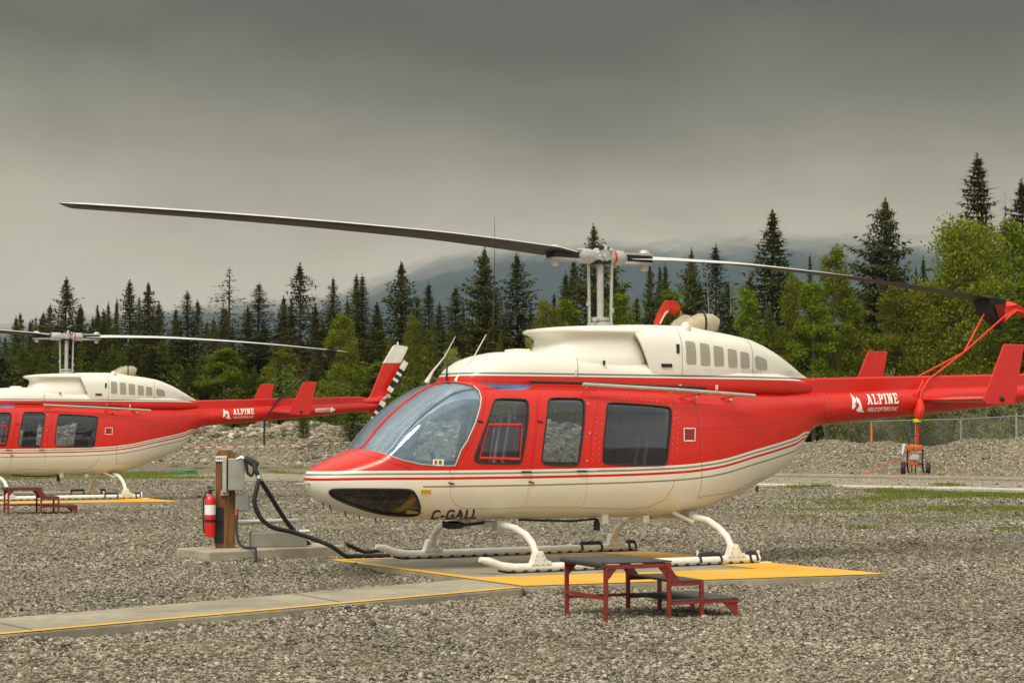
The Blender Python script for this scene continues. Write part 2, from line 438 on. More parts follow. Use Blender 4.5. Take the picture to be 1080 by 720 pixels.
def make_helicopter():
    root = empty('helicopter')
    B = lambda mb, name, mats, parent=root, **k: mb.build(name, mats, parent, flip=True, **k)
    # --- shell with window openings
    sh = shell(0, .03, [M['paint'], M['interior']])
    win = [WIN1, WIN2, WIN3]; sides = ((.3, .9), (-.9, -.3))
    wins = [rounded(w, 1) for w in win]
    ws = WSB + WSA + [(-1.80, 1.74), (-1.83, 1.95), (-2.9, 1.95), (-2.9, 1.16)]
    SKY = rounded([(-1.60, .14), (-1.04, .14), (-1.02, .53), (-1.56, .52)], 2)
    skm = [(x, -y) for x, y in SKY]
    chin = rounded(CHIN, 1)
    items = [(w, 'y', a, b) for w in wins for a, b in sides]
    items += [(ws, 'y', -.9, .9), (chin, 'y', .12, .9), (chin, 'y', -.9, -.12), (SKY, 'z', 1.6, 1.9), (skm, 'z', 1.6, 1.9)]
    c1 = cutter(items)
    A = boolean(sh, c1, 'DIFFERENCE'); ao = bpy.data.objects.new('a', A); C.objects.link(ao)
    doors = [DOOR1, DOOR2]
    c2 = cutter([(d, 'y', a, b) for d in doors for a, b in ((.35, .9), (-.9, -.35))])
    finish(boolean(ao, c2, 'DIFFERENCE'), 'fuselage_body', root)
    for d, nm in ((DOOR1, 'front_door'), (DOOR2, 'passenger_door')):
        for a, b in ((.35, .9), (-.9, -.35)):
            c3 = cutter([(shrink(d, .0035), 'y', a, b)])
            do = finish(boolean(ao, c3, 'INTERSECT'), nm, root)
            bpy.data.objects.remove(c3)
            s = 1 if a > 0 else -1
            hx, hz = (-1.03+.0, 1.34) if nm == 'front_door' else (-.585, 1.10)
            h = MB(); x0 = -1.20 if nm == 'front_door' else -.60
            p = [surf(x0-.07, .895, s, .012), surf(x0-.02, .895, s, .022), surf(x0+.03, .893, s, .012)]
            h.tube(p, .008, 8); B(h, 'handle', M['black'], do)
            for zz in (1.36, .80):
                hg = MB()
                xx = (-1.70 if zz > 1 else -1.99) if nm == 'front_door' else (-1.075 if zz > 1 else -1.165)
                q = surf(xx, zz, s, .006); hg.tube([(q[0]-.02, q[1], q[2]+.004), (q[0]+.035, q[1]+s*.003, q[2]-.010)], .0065, 8)
                B(hg, 'hinge', M['rubber'], do)
    for o in (sh, c1, c2, ao): bpy.data.objects.remove(o)
    # --- glazing: thin curved panes cut out of the same surface
    gs = shell(.006, .011, [M['glass']], x1=2.0)
    def pane(poly, ax, a, b, name, mat, parent=root):
        c = cutter([(poly, ax, a, b)]); me = boolean(gs, c, 'INTERSECT'); bpy.data.objects.remove(c)
        return finish(me, name, parent, [mat], 50)
    for s, (a, b) in ((1, (.3, .9)), (-1, (-.9, -.3))):
        for w in wins:
            wo = pane(shrink(w, -.004), 'y', a, b, 'window_pane', M['glass'])
            fr = MB(); fr.tube([surf(x, z, s, .001) for x, z in refine(w)], .0085, 6, closed=True); B(fr, 'seal', M['rubber'], wo)
    for s, (a, b) in ((1, (.013, .9)), (-1, (-.9, -.013))):
        wp = pane(ws, 'y', a, b, 'windshield', M['wind'])
        edge = [surf(x, z, s, .001) for x, z in refine(WSB+WSA, .03)[:-2] if not (x < -2.62)]
        edge = [p for p in edge if abs(p[1]) > .02 and not (p[0] > -1.70 and p[2] < .9)]
        L = [surf(x, z, s, .002) for x, z in WSB[1:]+WSA]
        fr = MB(); fr.tube(L, .006, 6); B(fr, 'seal', M['dullalu'], wp)
    cp = (chin, 'y')
    for a, b in ((.12, .9), (-.9, -.12)):
        s = 1 if a > 0 else -1
        po = pane(shrink(chin, -.004), 'y', a, b, 'chin_window', M['chinglass'])
        fr = MB(); fr.tube([surf(x, z, s, .001) for x, z in refine(chin)], .011, 6, closed=True); B(fr, 'seal', M['rubber'], po)
    for q in (SKY, skm): pane(q, 'z', 1.6, 1.9, 'roof_window', M['skyblue'])
    bpy.data.objects.remove(gs)
    # centre post of the windshield
    dv = MB(); xs = [-2.66+.04*i for i in range(0, 26)]
    rg = []
    for x in xs:
        z = sec(x)[0]; rg.append([(x-.004, -.016, z+.002), (x-.004, .016, z+.002), (x, .016, z-.022), (x, -.016, z-.022)])
    dv.loft(rg); B(dv, 'windshield_post', M['red'], smooth=50)
    # roof edge behind windshield
    # sliding pane frame low in the pilot window, compliance sticker, position light, step square, belly letters
    fb = MB(); fr = [(-1.612,1.329),(-1.262,1.325),(-1.285,1.01),(-1.705,1.025)]
    for a in range(4):
        p, q = fr[a], fr[(a+1) % 4]; n = 8
        if a in (1, 3): continue
        fb.tube([surf(p[0]+(q[0]-p[0])*k/n, p[1]+(q[1]-p[1])*k/n, 1, -.001) for k in range(n+1)], .013, 8)
    fb.tube([surf(fr[1][0]+(fr[2][0]-fr[1][0])*k/8, fr[1][1]+(fr[2][1]-fr[1][1])*k/8, 1, -.002) for k in range(9)], .006, 6)
    fb.tube([surf(fr[3][0]+(fr[0][0]-fr[3][0])*k/8, fr[3][1]+(fr[0][1]-fr[3][1])*k/8, 1, -.002) for k in range(9)], .006, 6)
    B(fb, 'sliding_window_frame', M['red'])
    def patch(poly, off, nx=4):
        """small skin patch following the side"""
        b = MB(); n = len(poly)
        b.add([surf(x, z, 1, off) for x, z in poly], [tuple(range(n))]); return b
    def ringpatch(outer, inner, off):
        b = MB(); n = len(outer)
        b.add([surf(x, z, 1, off) for x, z in outer]+[surf(x, z, 1, off) for x, z in inner], [(i, (i+1) % n, n+(i+1) % n, n+i) for i in range(n)]); return b
    sq = refine([(.55,1.299),(.695,1.299),(.690,1.169),(.549,1.170)], .05)
    B(ringpatch(sq, shrink(sq, .011), .002), 'step_outline', M['decal'], smooth=0)
    B(patch(shrink(sq, .011), .0015), 'step_recess_shade', simple('recess_shade_red', (.28,.02,.012), .6), smooth=0)  # flat patch, the recess's shade is put into its darker red
    bx = MB(); q = [surf(x, z, 1, -.002) for x, z in ((-2.266,.748),(-2.174,.747),(-2.167,.709),(-2.261,.709))]; q2 = [surf(x, z, 1, .014) for x, z in ((-2.262,.745),(-2.178,.744),(-2.172,.713),(-2.257,.713))]
    bx.add(q+q2, [(0,1,2,3),(4,5,6,7),(0,1,5,4),(1,2,6,5),(2,3,7,6),(3,0,4,7)]); B(bx, 'side_lamp', M['amber'], smooth=0)
    st = patch([(-2.165,1.016),(-2.063,1.014),(-2.063,.962),(-2.165,.962)], .003); so = B(st, 'sticker', M['decal'], smooth=0)
    s2 = patch([(-2.15,1.006),(-2.125,1.006),(-2.125,.97),(-2.15,.97)], .0045); s2.v += []; B(s2, 'sticker_mark', M['redecal'], so, smooth=0)
    s3 = patch([(-2.11,1.006),(-2.08,1.006),(-2.08,.97),(-2.11,.97)], .0045); B(s3, 'sticker_mark', simple('green_print', (.03,.25,.08), .5), so, smooth=0)
    # registration curved under the belly: text height follows the section angle
    def wrap(tv, x0, base_z, k=1.0, off=.003):
        """wrap 2D text onto the side: v measured along the section arc upward from base_z"""
        out = []; cache = {}
        for u, v in tv:
            x = x0+u; s_ = sec(x); ph = -.02
            while sectpt(s_, ph)[1] > max(base_z+v*.66, s_[1]+.003): ph -= .003
            p = sectpt(s_, ph)
            e = .01; a_, b_ = sectpt(s_, ph+e), sectpt(s_, ph-e); n = Vector((b_[1]-a_[1], -(b_[0]-a_[0]))); n.normalize()
            if n.x < 0 and n.y > 0: n = -n
            if n.y > 0: n = -n
            out.append((x, p[0]+n.x*off, p[1]+n.y*off))
        return out
    tv, tf, tw = text_mesh('C-GALL', .20, .007, 0, 1.15); sc = .46/tw
    top_ = max(b for a, b in tv); tv = [(a*sc+.02+(b-top_)*-.50, (b-top_)) for a, b in tv]
    tm = MB(); tm.add(wrap(tv, -2.12, .556), tf); B(tm, 'registration_letters', M['darkletter'], smooth=0)
    # ---- company name and mountain emblem on the tail boom
    def boomwrap(pts, x0, z0, off=.003, slope=.030):
        out = []
        for u, v in pts:
            x = x0+u; z = z0+v+u*slope
            out.append(surf(x, z, 1, off))
        return out
    def slabword(word, h, w, st, gap):
        b = []   # list of polygons
        x = 0; se = st*.75
        def rect(x0, y0, x1, y1): b.append([(x0, y0), (x1, y0), (x1, y1), (x0, y1)])
        for ch in word:
            if ch == 'A':
                W = w*1.15; m = x+W/2
                b.append([(x+W*.10, 0), (x+W*.10+st, 0), (m+st*.35, h), (m-st*.65, h)]); b.append([(x+W*.90-st, 0), (x+W*.90, 0), (m+st*.65, h), (m-st*.35, h)])
                rect(x+W*.26, h*.26, x+W*.74, h*.26+se*.8); rect(x-.0, 0, x+W*.36, se); rect(x+W*.64, 0, x+W, se)
            elif ch == 'L':
                W = w; rect(x+st*.5, 0, x+st*1.5, h); rect(x, h-se, x+st*2, h); rect(x, 0, x+W, se); rect(x+W-st*.7, 0, x+W, h*.34)
            elif ch == 'P':
                W = w; rect(x+st*.5, 0, x+st*1.5, h); rect(x, 0, x+st*2, se); rect(x, h-se, x+W*.75, h); rect(x+st, h*.42, x+W*.75, h*.42+se)
                b.append([(x+W*.70, h), (x+W, h*.86), (x+W-st, h*.82), (x+W*.66, h-se)]); rect(x+W-st, h*.57, x+W, h*.86); b.append([(x+W*.70, h*.42), (x+W, h*.57), (x+W-st, h*.60), (x+W*.66, h*.42+se)])
            elif ch == 'I':
                W = st*2; rect(x+st*.5, 0, x+st*1.5, h); rect(x, 0, x+W, se); rect(x, h-se, x+W, h)
            elif ch == 'N':
                W = w*1.15; rect(x+st*.4, 0, x+st*1.25, h); rect(x+W-st*1.25, 0, x+W-st*.4, h); b.append([(x+W-st*1.7, 0), (x+W-st*.5, 0), (x+st*1.6, h), (x+st*.4, h)])
                rect(x, 0, x+st*1.7, se); rect(x, h-se, x+st*1.2, h); rect(x+W-st*1.7, h-se, x+W, h)
            elif ch == 'E':
                W = w; rect(x+st*.5, 0, x+st*1.5, h); rect(x, 0, x+W, se); rect(x, h-se, x+W, h); rect(x+st, h*.44, x+W*.75, h*.44+se); rect(x+W-st*.7, 0, x+W, h*.3); rect(x+W-st*.7, h*.7, x+W, h)
            x += W+gap
        return b, x-gap
    lg = MB()
    polys, wd = slabword('ALPINE', .108, .078, .022, .016); k = .425/wd
    z0 = 1.545; x0 = 3.225
    for i, pg in enumerate(polys):
        v_, f_ = sliced([(a*k, c) for a, c in pg]); lg.add(boomwrap(v_, x0, z0, .0030+.00012*i), f_)
    B(lg, 'company_name', M['decal'], smooth=0)
    tv, tf, tw = text_mesh('HELICOPTERS INC', .06, .0008, .25); sc = .425/tw
    tl = MB(); tl.add(boomwrap([(a*sc, b*.95) for a, b in tv], x0, 1.472, .003), tf); B(tl, 'company_tagline', M['decal'], smooth=0)
    em = MB()
    E1 = [(0,.04),(.035,.20),(.07,.13),(.085,.155),(.068,.115),(.045,.09),(.055,.06),(.02,.03)]
    E2 = [(.085,.165),(.115,.135),(.15,.02),(.19,0),(.10,0),(.062,.02),(.105,.06),(.095,.10),(.072,.095)]
    for e in (E1, E2):
        v_, f_ = sliced(e); em.add(boomwrap(v_, 3.005, 1.462, .003), f_)
    B(em, 'mountain_emblem', M['decal'], smooth=0)
    # danger arrow aft of the stabiliser
    da = MB(); ar = refine([(0,0),(.34,0),(.34,-.022),(.44,.035),(.34,.092),(.34,.07),(0,.07)], .06)
    v_, f_ = sliced(ar); da.add(boomwrap(v_, 4.95, 1.60, .003, .035), f_); ao2 = B(da, 'danger_arrow', M['decal'], smooth=0)
    tv, tf, tw = text_mesh('DANGER', .068, .002); sc = .31/tw
    dt = MB(); dt.add(boomwrap([(a*sc+.02, b) for a, b in tv], 4.95, 1.611, .0045, .035), tf); B(dt, 'danger_lettering', M['redecal'], ao2, smooth=0)
    # ---- panel seams on the lower side and aft body
    se = MB()
    def line(pts, n=14, r=.0022):
        P = []
        for a, b in zip(pts[:-1], pts[1:]):
            P += [(a[0]+(b[0]-a[0])*i/n, a[1]+(b[1]-a[1])*i/n) for i in range(n)]
        P.append(pts[-1]); se.tube([surf(x, z, 1, -.0005) for x, z in P], r, 5)
    line([(-.521,.540),(.057,.517),(.251,.537),(.38,.60),(.443,.739),(.45,.80)]); line([(.72,1.64),(.745,1.3),(.76,1.1),(.80,.62)])
    line([(.80,.62),(1.3,.66),(1.72,.80)]); line([(2.72,1.67),(2.72,1.50),(2.72,1.34)]); line([(.76,1.29),(1.5,1.31),(2.2,1.40)], r=.0015)
    line([(-2.72,1.065),(-2.55,.99),(-2.42,.95),(-2.36,.925)]); line([(-.38,1.60),(.44,1.57)], r=.0015); line([(-.44,.90),(.43,.90)], r=.0015)
    B(se, 'panel_seam', simple('dark_red_seam', (.10,.02,.015), .8), smooth=0)  # dark red strips laid along the panel joints
    # rivets and small latches round the rear cabin window and on the cowl
    rv = MB()
    for x, z in refine(shrink(WIN3, -.045), .055): rv.lathe([(.0045, 0), (.003, .003)], surf(x, z, 1, -.001), (0, 1, 0), 6)
    for x0_, z0_, x1_, z1_ in ((-1.95,.885,.7,.905),(-2.0,.60,-1.2,.585),(.79,.70,.745,1.58),(.80,.60,1.7,.78),(.9,1.60,2.1,1.60),(-.60,.60,-.565,.80),(.46,1.0,.50,1.5),(-.50,1.0,-.44,1.5),(2.70,1.36,2.70,1.66),(4.55,1.52,4.55,1.72),(3.0,1.62,3.8,1.66),(4.6,1.70,5.6,1.74)):
        n_ = max(3, int(math.hypot(x1_-x0_, z1_-z0_)/.05))
        for k in range(n_+1): rv.lathe([(.0042, 0), (.003, .0025)], surf(x0_+(x1_-x0_)*k/n_, z0_+(z1_-z0_)*k/n_, 1, -.0005), (0, 1, 0), 5)
    for x, z in ((-.52,1.53),(-.53,1.25),(-.56,.99),(.47,.88),(.55,.86),(-2.0,.905)): rv.lathe([(.010, 0), (.008, .005)], surf(x, z, 1, -.001), (0, 1, 0), 8)
    B(rv, 'fasteners', M['dullalu'], smooth=0)['kind'] = 'stuff'
    # ---- cowling: low forward dome, mast fairing with flared lip, engine cowl
    cb = MB()
    D = [(-1.70,1.66,1.70,.10),(-1.69,1.64,1.765,.24),(-1.66,1.63,1.82,.30),(-1.60,1.62,1.885,.355),(-1.5,1.62,1.945,.395),(-1.38,1.62,1.985,.42),(-1.2,1.62,2.02,.44),(-.9,1.62,2.035,.45),(-.4,1.62,2.025,.455),(.0,1.62,1.99,.458),(.3,1.62,1.95,.458),(1.4,1.62,1.93,.43),(2.0,1.62,1.87,.31),(2.35,1.64,1.80,.19),(2.6,1.66,1.77,.08)]
    cb.loft([supersec(x, zb, zt, w, 2.6+.9*min(1, (x+1.7)*1.6), 48, zc=1.72 if zt > 1.75 else None) for x, zb, zt, w in D]); B(cb, 'transmission_cowl', M['cowl'], smooth=40)
    # low panel lines and dome hatch
    hb = MB(); hb.box((-1.02,-.12,2.02),(-.86,.12,2.055)); bevel(B(hb, 'access_hatch', M['cowl']), .01)
    mf = MB(); rings = [];
    for z, xf, w, xb in [(1.86,-.84,.425,.42),(1.96,-.80,.425,.42),(2.0,-.74,.405,.43),(2.05,-.68,.385,.44),(2.11,-.65,.37,.45),(2.16,-.655,.37,.45),(2.19,-.69,.38,.45),(2.207,-.74,.40,.45),(2.222,-.765,.412,.45),(2.24,-.765,.412,.45),(2.256,-.73,.40,.45),(2.272,-.60,.375,.45),(2.288,-.36,.32,.45),(2.30,-.05,.22,.44)]:
        cx, hx = (xf+xb)/2, (xb-xf)/2; rings.append([(cx+hx*math.copysign(abs(math.cos(a))**(2/3.0), math.cos(a)), w*math.copysign(abs(math.sin(a))**(2/4.2), math.sin(a)), z) for a in [2*PI*k/48 for k in range(48)]])
    mf.loft(rings); B(mf, 'mast_fairing', M['cowl'], smooth=40)
    # engine cowl, open slanted front
    EC = [(.0,2.305,.0),(.2,2.316,.0),(.55,2.322,0),(.88,2.322,0),(1.0,2.305,0),(1.2,2.278,0),(1.69,2.208,0),(1.86,2.155,0),(2.07,2.065,0),(2.30,1.945,0),(2.48,1.845,0),(2.60,1.79,0)]
    ex, ez = [e[0] for e in EC], [e[1] for e in EC]
    def ew(x): return interp([-.1,.6,1.3,1.8,2.2,2.45,2.6],[.452,.455,.42,.31,.18,.08,.03], x)
    def ering(x, off=0):
        zt = interp(ex, ez, x); r = []
        for i in range(48):
            a = 2*PI*i/48; c, s = math.cos(a), math.sin(a); zc = min(1.93, (zt+1.66)/2+.06); zb = 1.66
            n = 3.6-1.3*max(0, min(1, (x-1.3)/1.1)); hz = (zt-zc if s >= 0 else zc-zb)-off; w = ew(x)-off
            y = w*math.copysign(abs(c)**(2/n), c); z = zc+hz*math.copysign(abs(s)**(2/n), s)
            xx = x
            if x < .75:   # front edge leans back towards the bottom
                lean = (2.32-z)*.42-.03; xx = x+max(0, lean)*(1-(x-.14)/.61)
            r.append((xx, y, z))
        return r
    XS = [.14,.18,.25,.35,.5,.65,.8,.95,1.1,1.25,1.4,1.55,1.7,1.85,2.0,2.1,2.2,2.3,2.4,2.5,2.6]
    ec = MB(); ec.loft([ering(x) for x in XS], 0, cap0=False)
    ec.loft([ering(x, .025) for x in (.14,.3,.5,.7)], 1, cap0=False, cap1=True, rev=True)
    o_, i_ = ering(.14), ering(.14, .025); ec.add(o_+i_, [(k, (k+1) % 48, 48+(k+1) % 48, 48+k) for k in range(48)], 0)
    B(ec, 'engine_cowl', [M['cowl'], M['black']], recalc=False, smooth=40)
    def ecy(x, z):
        zt = interp(ex, ez, x); q = (z-1.93)/(zt-1.93) if z > 1.93 else (1.93-z)/.27; q = min(.999, abs(q)); n = 3.6-1.3*max(0, min(1, (x-1.3)/1.1)); return ew(x)*(1-q**n)**(1/n)
    def epatch(poly, off, side=1):
        b = MB(); v_, f_ = sliced(poly, .015, .04); b.add([(x, side*(ecy(x, z)+off), z) for x, z in v_], f_); n = len(poly)
        b.add([(x, side*(ecy(x, z)+off), z) for x, z in poly]+[(x, side*(ecy(x, z)-.01), z) for x, z in poly], [(i, (i+1) % n, n+(i+1) % n, n+i) for i in range(n)]); return b
    G = [(.712,2.160,.835,1.925),(.886,2.142,1.01,1.915),(1.055,2.118,1.185,1.912),(1.235,2.092,1.36,1.905),(1.40,2.066,1.535,1.900)]
    for side in (1, -1):
        for i, (a, b, c, d) in enumerate(G):
            dz = -.015
            pg = rcorner([(a+.005,d+.0),(a,b),(c-.008,b+dz),(c,d+.002)], .022)
            B(epatch(pg, .004, side), 'vent_screen', M['screen'], smooth=0)
        B(epatch(rounded([(1.625,1.89),(1.615,2.035),(1.75,2.008),(1.80,1.985),(1.81,1.90),(1.79,1.888)], 1), .004, side), 'vent_screen', M['screen'], smooth=0)
    # seams, slot and latches on cowl
    cs = MB(); cs.tube([(x0_, ecy(x0_, z)+.001, z) for x0_, z in [(.665, 1.82+.0245*i) for i in range(19)]], .0022, 5)
    cs.tube([(1.585, ecy(1.585, z)+.001, z) for z in [1.82+.02*i for i in range(19)]], .0025, 5)
    cs.tube([(-.53, .452, z) for z in (1.68,1.75,1.80)]+[(-.53,.445,1.9),(-.53,.43,1.965)], .002, 5)
    B(cs, 'cowl_seam', simple('cowl_seam_dark', (.12,.11,.10), .8), smooth=0)
    for x, z, h in ((-.56,1.82,.07),(.64,1.70,.05),(1.08,1.70,.05),(1.57,1.70,.05),(2.0,1.69,.012)): la = MB(); la.box((x-.008,.44 if x < 1.5 else ew(x)-.02,z-h/2),(x+.008,(.462 if x < 1.5 else ew(x)+.012),z+h/2)); B(la, 'cowl_latch', M['white'], smooth=0)
    for lo_, hi_ in (((.60,.44,2.03),(.63,.462,2.12)), ((.42,.44,1.892),(.54,.466,1.925)), ((-.245,.44,1.90),(-.228,.4595,1.945))):
        sl = MB(); sl.box(lo_, hi_); B(sl, 'cowl_slot', M['black'], smooth=0)
    # anti-collision dome
    dm = MB(); dm.lathe([(.055,0),(.058,.03),(.05,.07),(.03,.098),(.004,.108)], (.80,.31,2.245), (0,.15,1), 16); B(dm, 'beacon_dome', M['white'])
    # exhaust stacks under fitted tan covers
    for sy in (1, -1):
        e = MB(); p = [(.90,.08*sy,2.24),(.99,.10*sy,2.31),(1.10,.13*sy,2.35),(1.22,.17*sy,2.35),(1.275,.19*sy,2.335)]
        e.tube(p, [.06,.085,.105,.10,.07], 16); eo = B(e, 'exhaust_cover', M['exhaust'], smooth=60)
        e2 = MB(); e2.tube([(1.125,.138*sy,2.351),(1.145,.144*sy,2.351)], .107, 18); B(e2, 'cover_strap', M['rubber'], eo, smooth=60)
    # roof rails, gutters
    rl = MB(); 
    def rail(side):
        b = MB(); b.tube([(-.60,.655*side,1.708),(.45,.70*side,1.665),(1.42,.62*side,1.617)], .018, 10)
        for x, y, z in ((-.5,.60,1.695),(.42,.66,1.655),(.72,.62,1.60),(1.2,.52,1.58)):
            b.tube([(x,y*side*.92,z-.02),(x-.02,(y+.035)*side,z+.0)] , .012, 6)
            if x > .5: b.tube([(x-.16,y*side*.93,z-.0),(x+.02,(y+.03)*side,z+.035)], .010, 6, mat=1)
        B(b, 'door_rail', [M['dullalu'], M['red']])
        g = MB(); g.tube([(-1.08,.50*side,1.728),(-.5,.515*side,1.722),(.1,.52*side,1.705),(.9,.52*side,1.69)], .014, 6); B(g, 'rain_gutter', M['rubber'])
    rail(1); rail(-1)
    # raised red rim of the drive-shaft cover on the boom
    ds = MB(); rg = []
    for x, zb, zt, w in [(2.35,1.62,1.80,.13),(2.66,1.64,1.822,.085),(3.8,1.70,1.856,.075),(5.1,1.74,1.891,.065),(5.62,1.76,1.909,.06),(5.95,1.78,1.915,.05),(6.15,1.79,1.89,.03)]:
        rg.append([(x,-w,zb),(x,-w,zt-.02),(x,-w*.75,zt),(x,w*.75,zt),(x,w,zt-.02),(x,w,zb)])
    ds.loft(rg); B(ds, 'drive_shaft_cover', M['red'], smooth=25)
    for x in (3.1, 4.0): pass
    # ---- horizontal stabiliser with end plates
    hs = MB()
    def foil(y, xl, ch, z, th): return [(xl+ch*a, y, z+th*b) for a, b in ((0,0),(.08,.45),(.3,.7),(.65,.5),(1,.05),(1,-.05),(.65,-.5),(.3,-.7),(.08,-.45))]
    hs.loft([foil(y, 4.0, .42, 1.60, .045) for y in (-1.085, -.5, 0, .5, 1.085)]); B(hs, 'stabiliser', M['red'])
    for sy in (1, -1):
        ep = MB(); P = [(4.285,2.172),(4.57,2.175),(4.555,2.12),(4.425,1.56),(4.40,1.535),(4.03,1.545),(3.99,1.58),(4.0,1.61)]
        ep.prism(P, 'y', 1.085*sy, 1.105*sy); eo = bevel(B(ep, 'end_plate', M['red'], smooth=0), .006)
        bt = MB(); bt.lathe([(.028,0),(.026,.02),(.012,.035)], (4.24,1.105*sy,1.60), (0,sy,0), 10); B(bt, 'bolt', M['rubber'], eo)
    # ---- fins, tail rotor
    fn = MB(); fn.prism([(6.08,1.80),(6.20,1.95),(6.477,2.59),(6.857,2.60),(6.60,1.98),(6.50,1.80)], 'y', -.02, .03); fn.prism([(6.12,1.70),(6.5,1.70),(6.72,1.14),(6.48,1.13)], 'y', -.02, .03)
    fo = bevel(B(fn, 'tail_fin', M['red'], smooth=0), .012)
    ft = MB(); ft.prism([(6.479,2.595),(6.69,2.93),(6.74,2.97),(7.0,2.94),(7.02,2.91),(6.859,2.605)], 'y', -.022, .032); ft.lathe([(.022,0),(.02,.05),(.004,.08)], (6.80,.005,2.955), (0,0,1), 8); bevel(B(ft, 'fin_cap', M['white'], fo, smooth=0), .008)
    gb = MB(); gb.lathe([(.10,0),(.115,.06),(.10,.13),(.05,.16)], (6.42,-.06,1.84), (0,1,0), 14); gb.tube([(6.0,0,1.80),(6.42,0,1.84)], [.07,.1], 12); B(gb, 'tail_gearbox', M['red'])
    tr = MB(); c = Vector((6.48,.16,1.92)); tr.tube([(6.42,.05,1.84),(6.52,.16,1.93)], .03, 8); tr.lathe([(.04,0),(.04,.05)], (6.52,.14,1.93), (0,1,0), 12); tro = B(tr, 'tail_rotor_hub', M['dullalu'])
    d = Vector((.44,0,.72)).normalized(); n = Vector((d.z,0,-d.x)); cuts = [.12,.22,.36,.42,.50,.56,.64,.70,.83]
    for sg in (1, -1):
        tb = MB()
        for i, (a, b) in enumerate(zip(cuts[:-1], cuts[1:])):
            w = .06; p = [c+d*sg*a-n*w, c+d*sg*a+n*w, c+d*sg*b+n*w, c+d*sg*b-n*w]
            tb.add([(q.x, q.y-.006, q.z) for q in p]+[(q.x, q.y+.006, q.z) for q in p], [(0,1,2,3),(7,6,5,4),(0,1,5,4),(1,2,6,5),(2,3,7,6),(3,0,4,7)], i % 2 if 0 < i < 7 else 0)
        B(tb, 'tail_rotor_blade', [M['white'], M['black']], tro, smooth=0)
    sk = MB(); sk.tube([(6.48,0,1.18),(6.62,0,1.05),(6.85,0,1.0)], .014, 8); B(sk, 'tail_skid', M['dullalu'])
    # ---- antennas, pitot, belly fittings
    def whip(x, y, z0, dx, dz):
        a = MB(); a.tube([(x-.05,y,z0-.01),(x+.015,y,z0+.10),(x+dx*.55,y,z0+dz*.55),(x+dx,y,z0+dz)], [.028,.011,.006,.004], 8); B(a, 'antenna', M['white'], smooth=60)
    whip(-1.76,-.22,1.735,.26,.44); whip(-1.64,.16,1.74,.27,.44)
    a = MB(); a.tube([(-1.70,-.02,1.73),(-1.69,-.02,1.90)], [.012,.006], 8); a.lathe([(.05,0),(.045,.02),(.02,.03)], (-1.58,.12,1.74), (0,0,1), 10); B(a, 'antenna', M['black'])
    pt = MB(); pt.tube([(-3.10,.04,.795),(-3.24,.055,.795),(-3.26,.057,.795)], [.012,.008,.004], 8); B(pt, 'pitot_tube', M['dullalu'])
    b_ = MB(); b_.tube([(-.20,.34,.40),(.2,.34,.395),(.72,.34,.40)], .011, 8); B(b_, 'belly_step_bar', M['dullalu'])
    for x, a_ in ((-.17,.07),(.30,.045)):
        b_ = MB(); b_.box((x-.035,.33,.38),(x+.035,.36,.40+a_)); B(b_, 'belly_bracket', M['white'])
    b_ = MB(); b_.box((-1.50,-.10,.345),(-1.36,.10,.44)); B(b_, 'belly_box', M['white'])
    b_ = MB(); b_.tube([(.62,.34,.47),(.80,.44,.37)], .02, 8); B(b_, 'belly_strut', M['white'])
    b2 = MB(); b2.lathe([(.07,0),(.11,.02),(.10,.05),(.05,.07)], (-1.66,.05,.355), (0,0,1), 16); b2.tube([(-1.8,.1,.42),(-1.62,.12,.385),(-1.3,.1,.41)], .014, 6)
    B(b2, 'belly_antenna', M['rubber']); b2 = MB(); b2.tube([(-1.05,.22,.43),(-.5,.26,.405),(-.2,.24,.42)], .011, 6); B(b2, 'belly_cable', M['rubber']); b2 = MB(); b2.lathe([(.035,-.02),(.03,.06),(.015,.09)], (-.2,.25,.33), (0,0,1), 10); B(b2, 'cargo_hook', M['rubber'])
    for x, zz in ((-3.02,.60),(-2.95,.575),(-2.80,.52),(-2.66,.485),(-2.5,.465)): b2 = MB(); b2.tube([(x,.10,zz+.03),(x+.01,.11,zz-.03)], .006, 6); B(b2, 'drain_probe', M['rubber'])
    b2 = MB(); b2.tube([(1.75,.2,.70),(1.76,.2,.65)], .01, 6); B(b2, 'drain_probe', M['rubber'])
    # ---- skid gear
    for x, nm in ((-1.335,'f'),(.82,'r')):
        ct = MB(); z0 = .385 if nm == 'f' else .41
        P = [(x,-1.075,.075),(x,-1.045,.16),(x,-.98,.25),(x,-.86,.325),(x,-.66,z0-.01),(x,-.4,z0+.01),(x,0,z0+.01),(x,.4,z0+.01),(x,.66,z0-.01),(x,.86,.325),(x,.98,.25),(x,1.045,.16),(x,1.075,.075)]
        ct.tube(P, .033, 14); co = B(ct, 'cross_tube', M['white'], smooth=60)
        for sy in (.36, -.36):
            cl = MB(); cl.box((x-.05,sy-.05,z0-.045),(x+.05,sy+.05,z0+.05)); B(cl, 'clamp', M['dullalu'], co, smooth=0)
    for sy in (1, -1):
        s = MB(); y = 1.073*sy
        s.tube([(-1.93,y,.135),(-1.84,y,.115),(-1.72,y,.07),(-1.58,y,.048),(-1.4,y,.045),(0,y,.045),(1.12,y,.045)], [.024,.036,.039,.040,.040,.040,.040], 14); so = B(s, 'skid', M['white'], smooth=60)
        sh2 = MB(); sh2.tube([(-1.74,y,.028),(-1.58,y,.006),(-1.4,y,.003),(1.2,y,.003)], .011, 6)
        for i in range(22): sh2.box((-1.62+i*.125,y-.046,.002),(-1.59+i*.125,y+.046,.026))
        B(sh2, 'skid_shoe', M['rubber'], so)
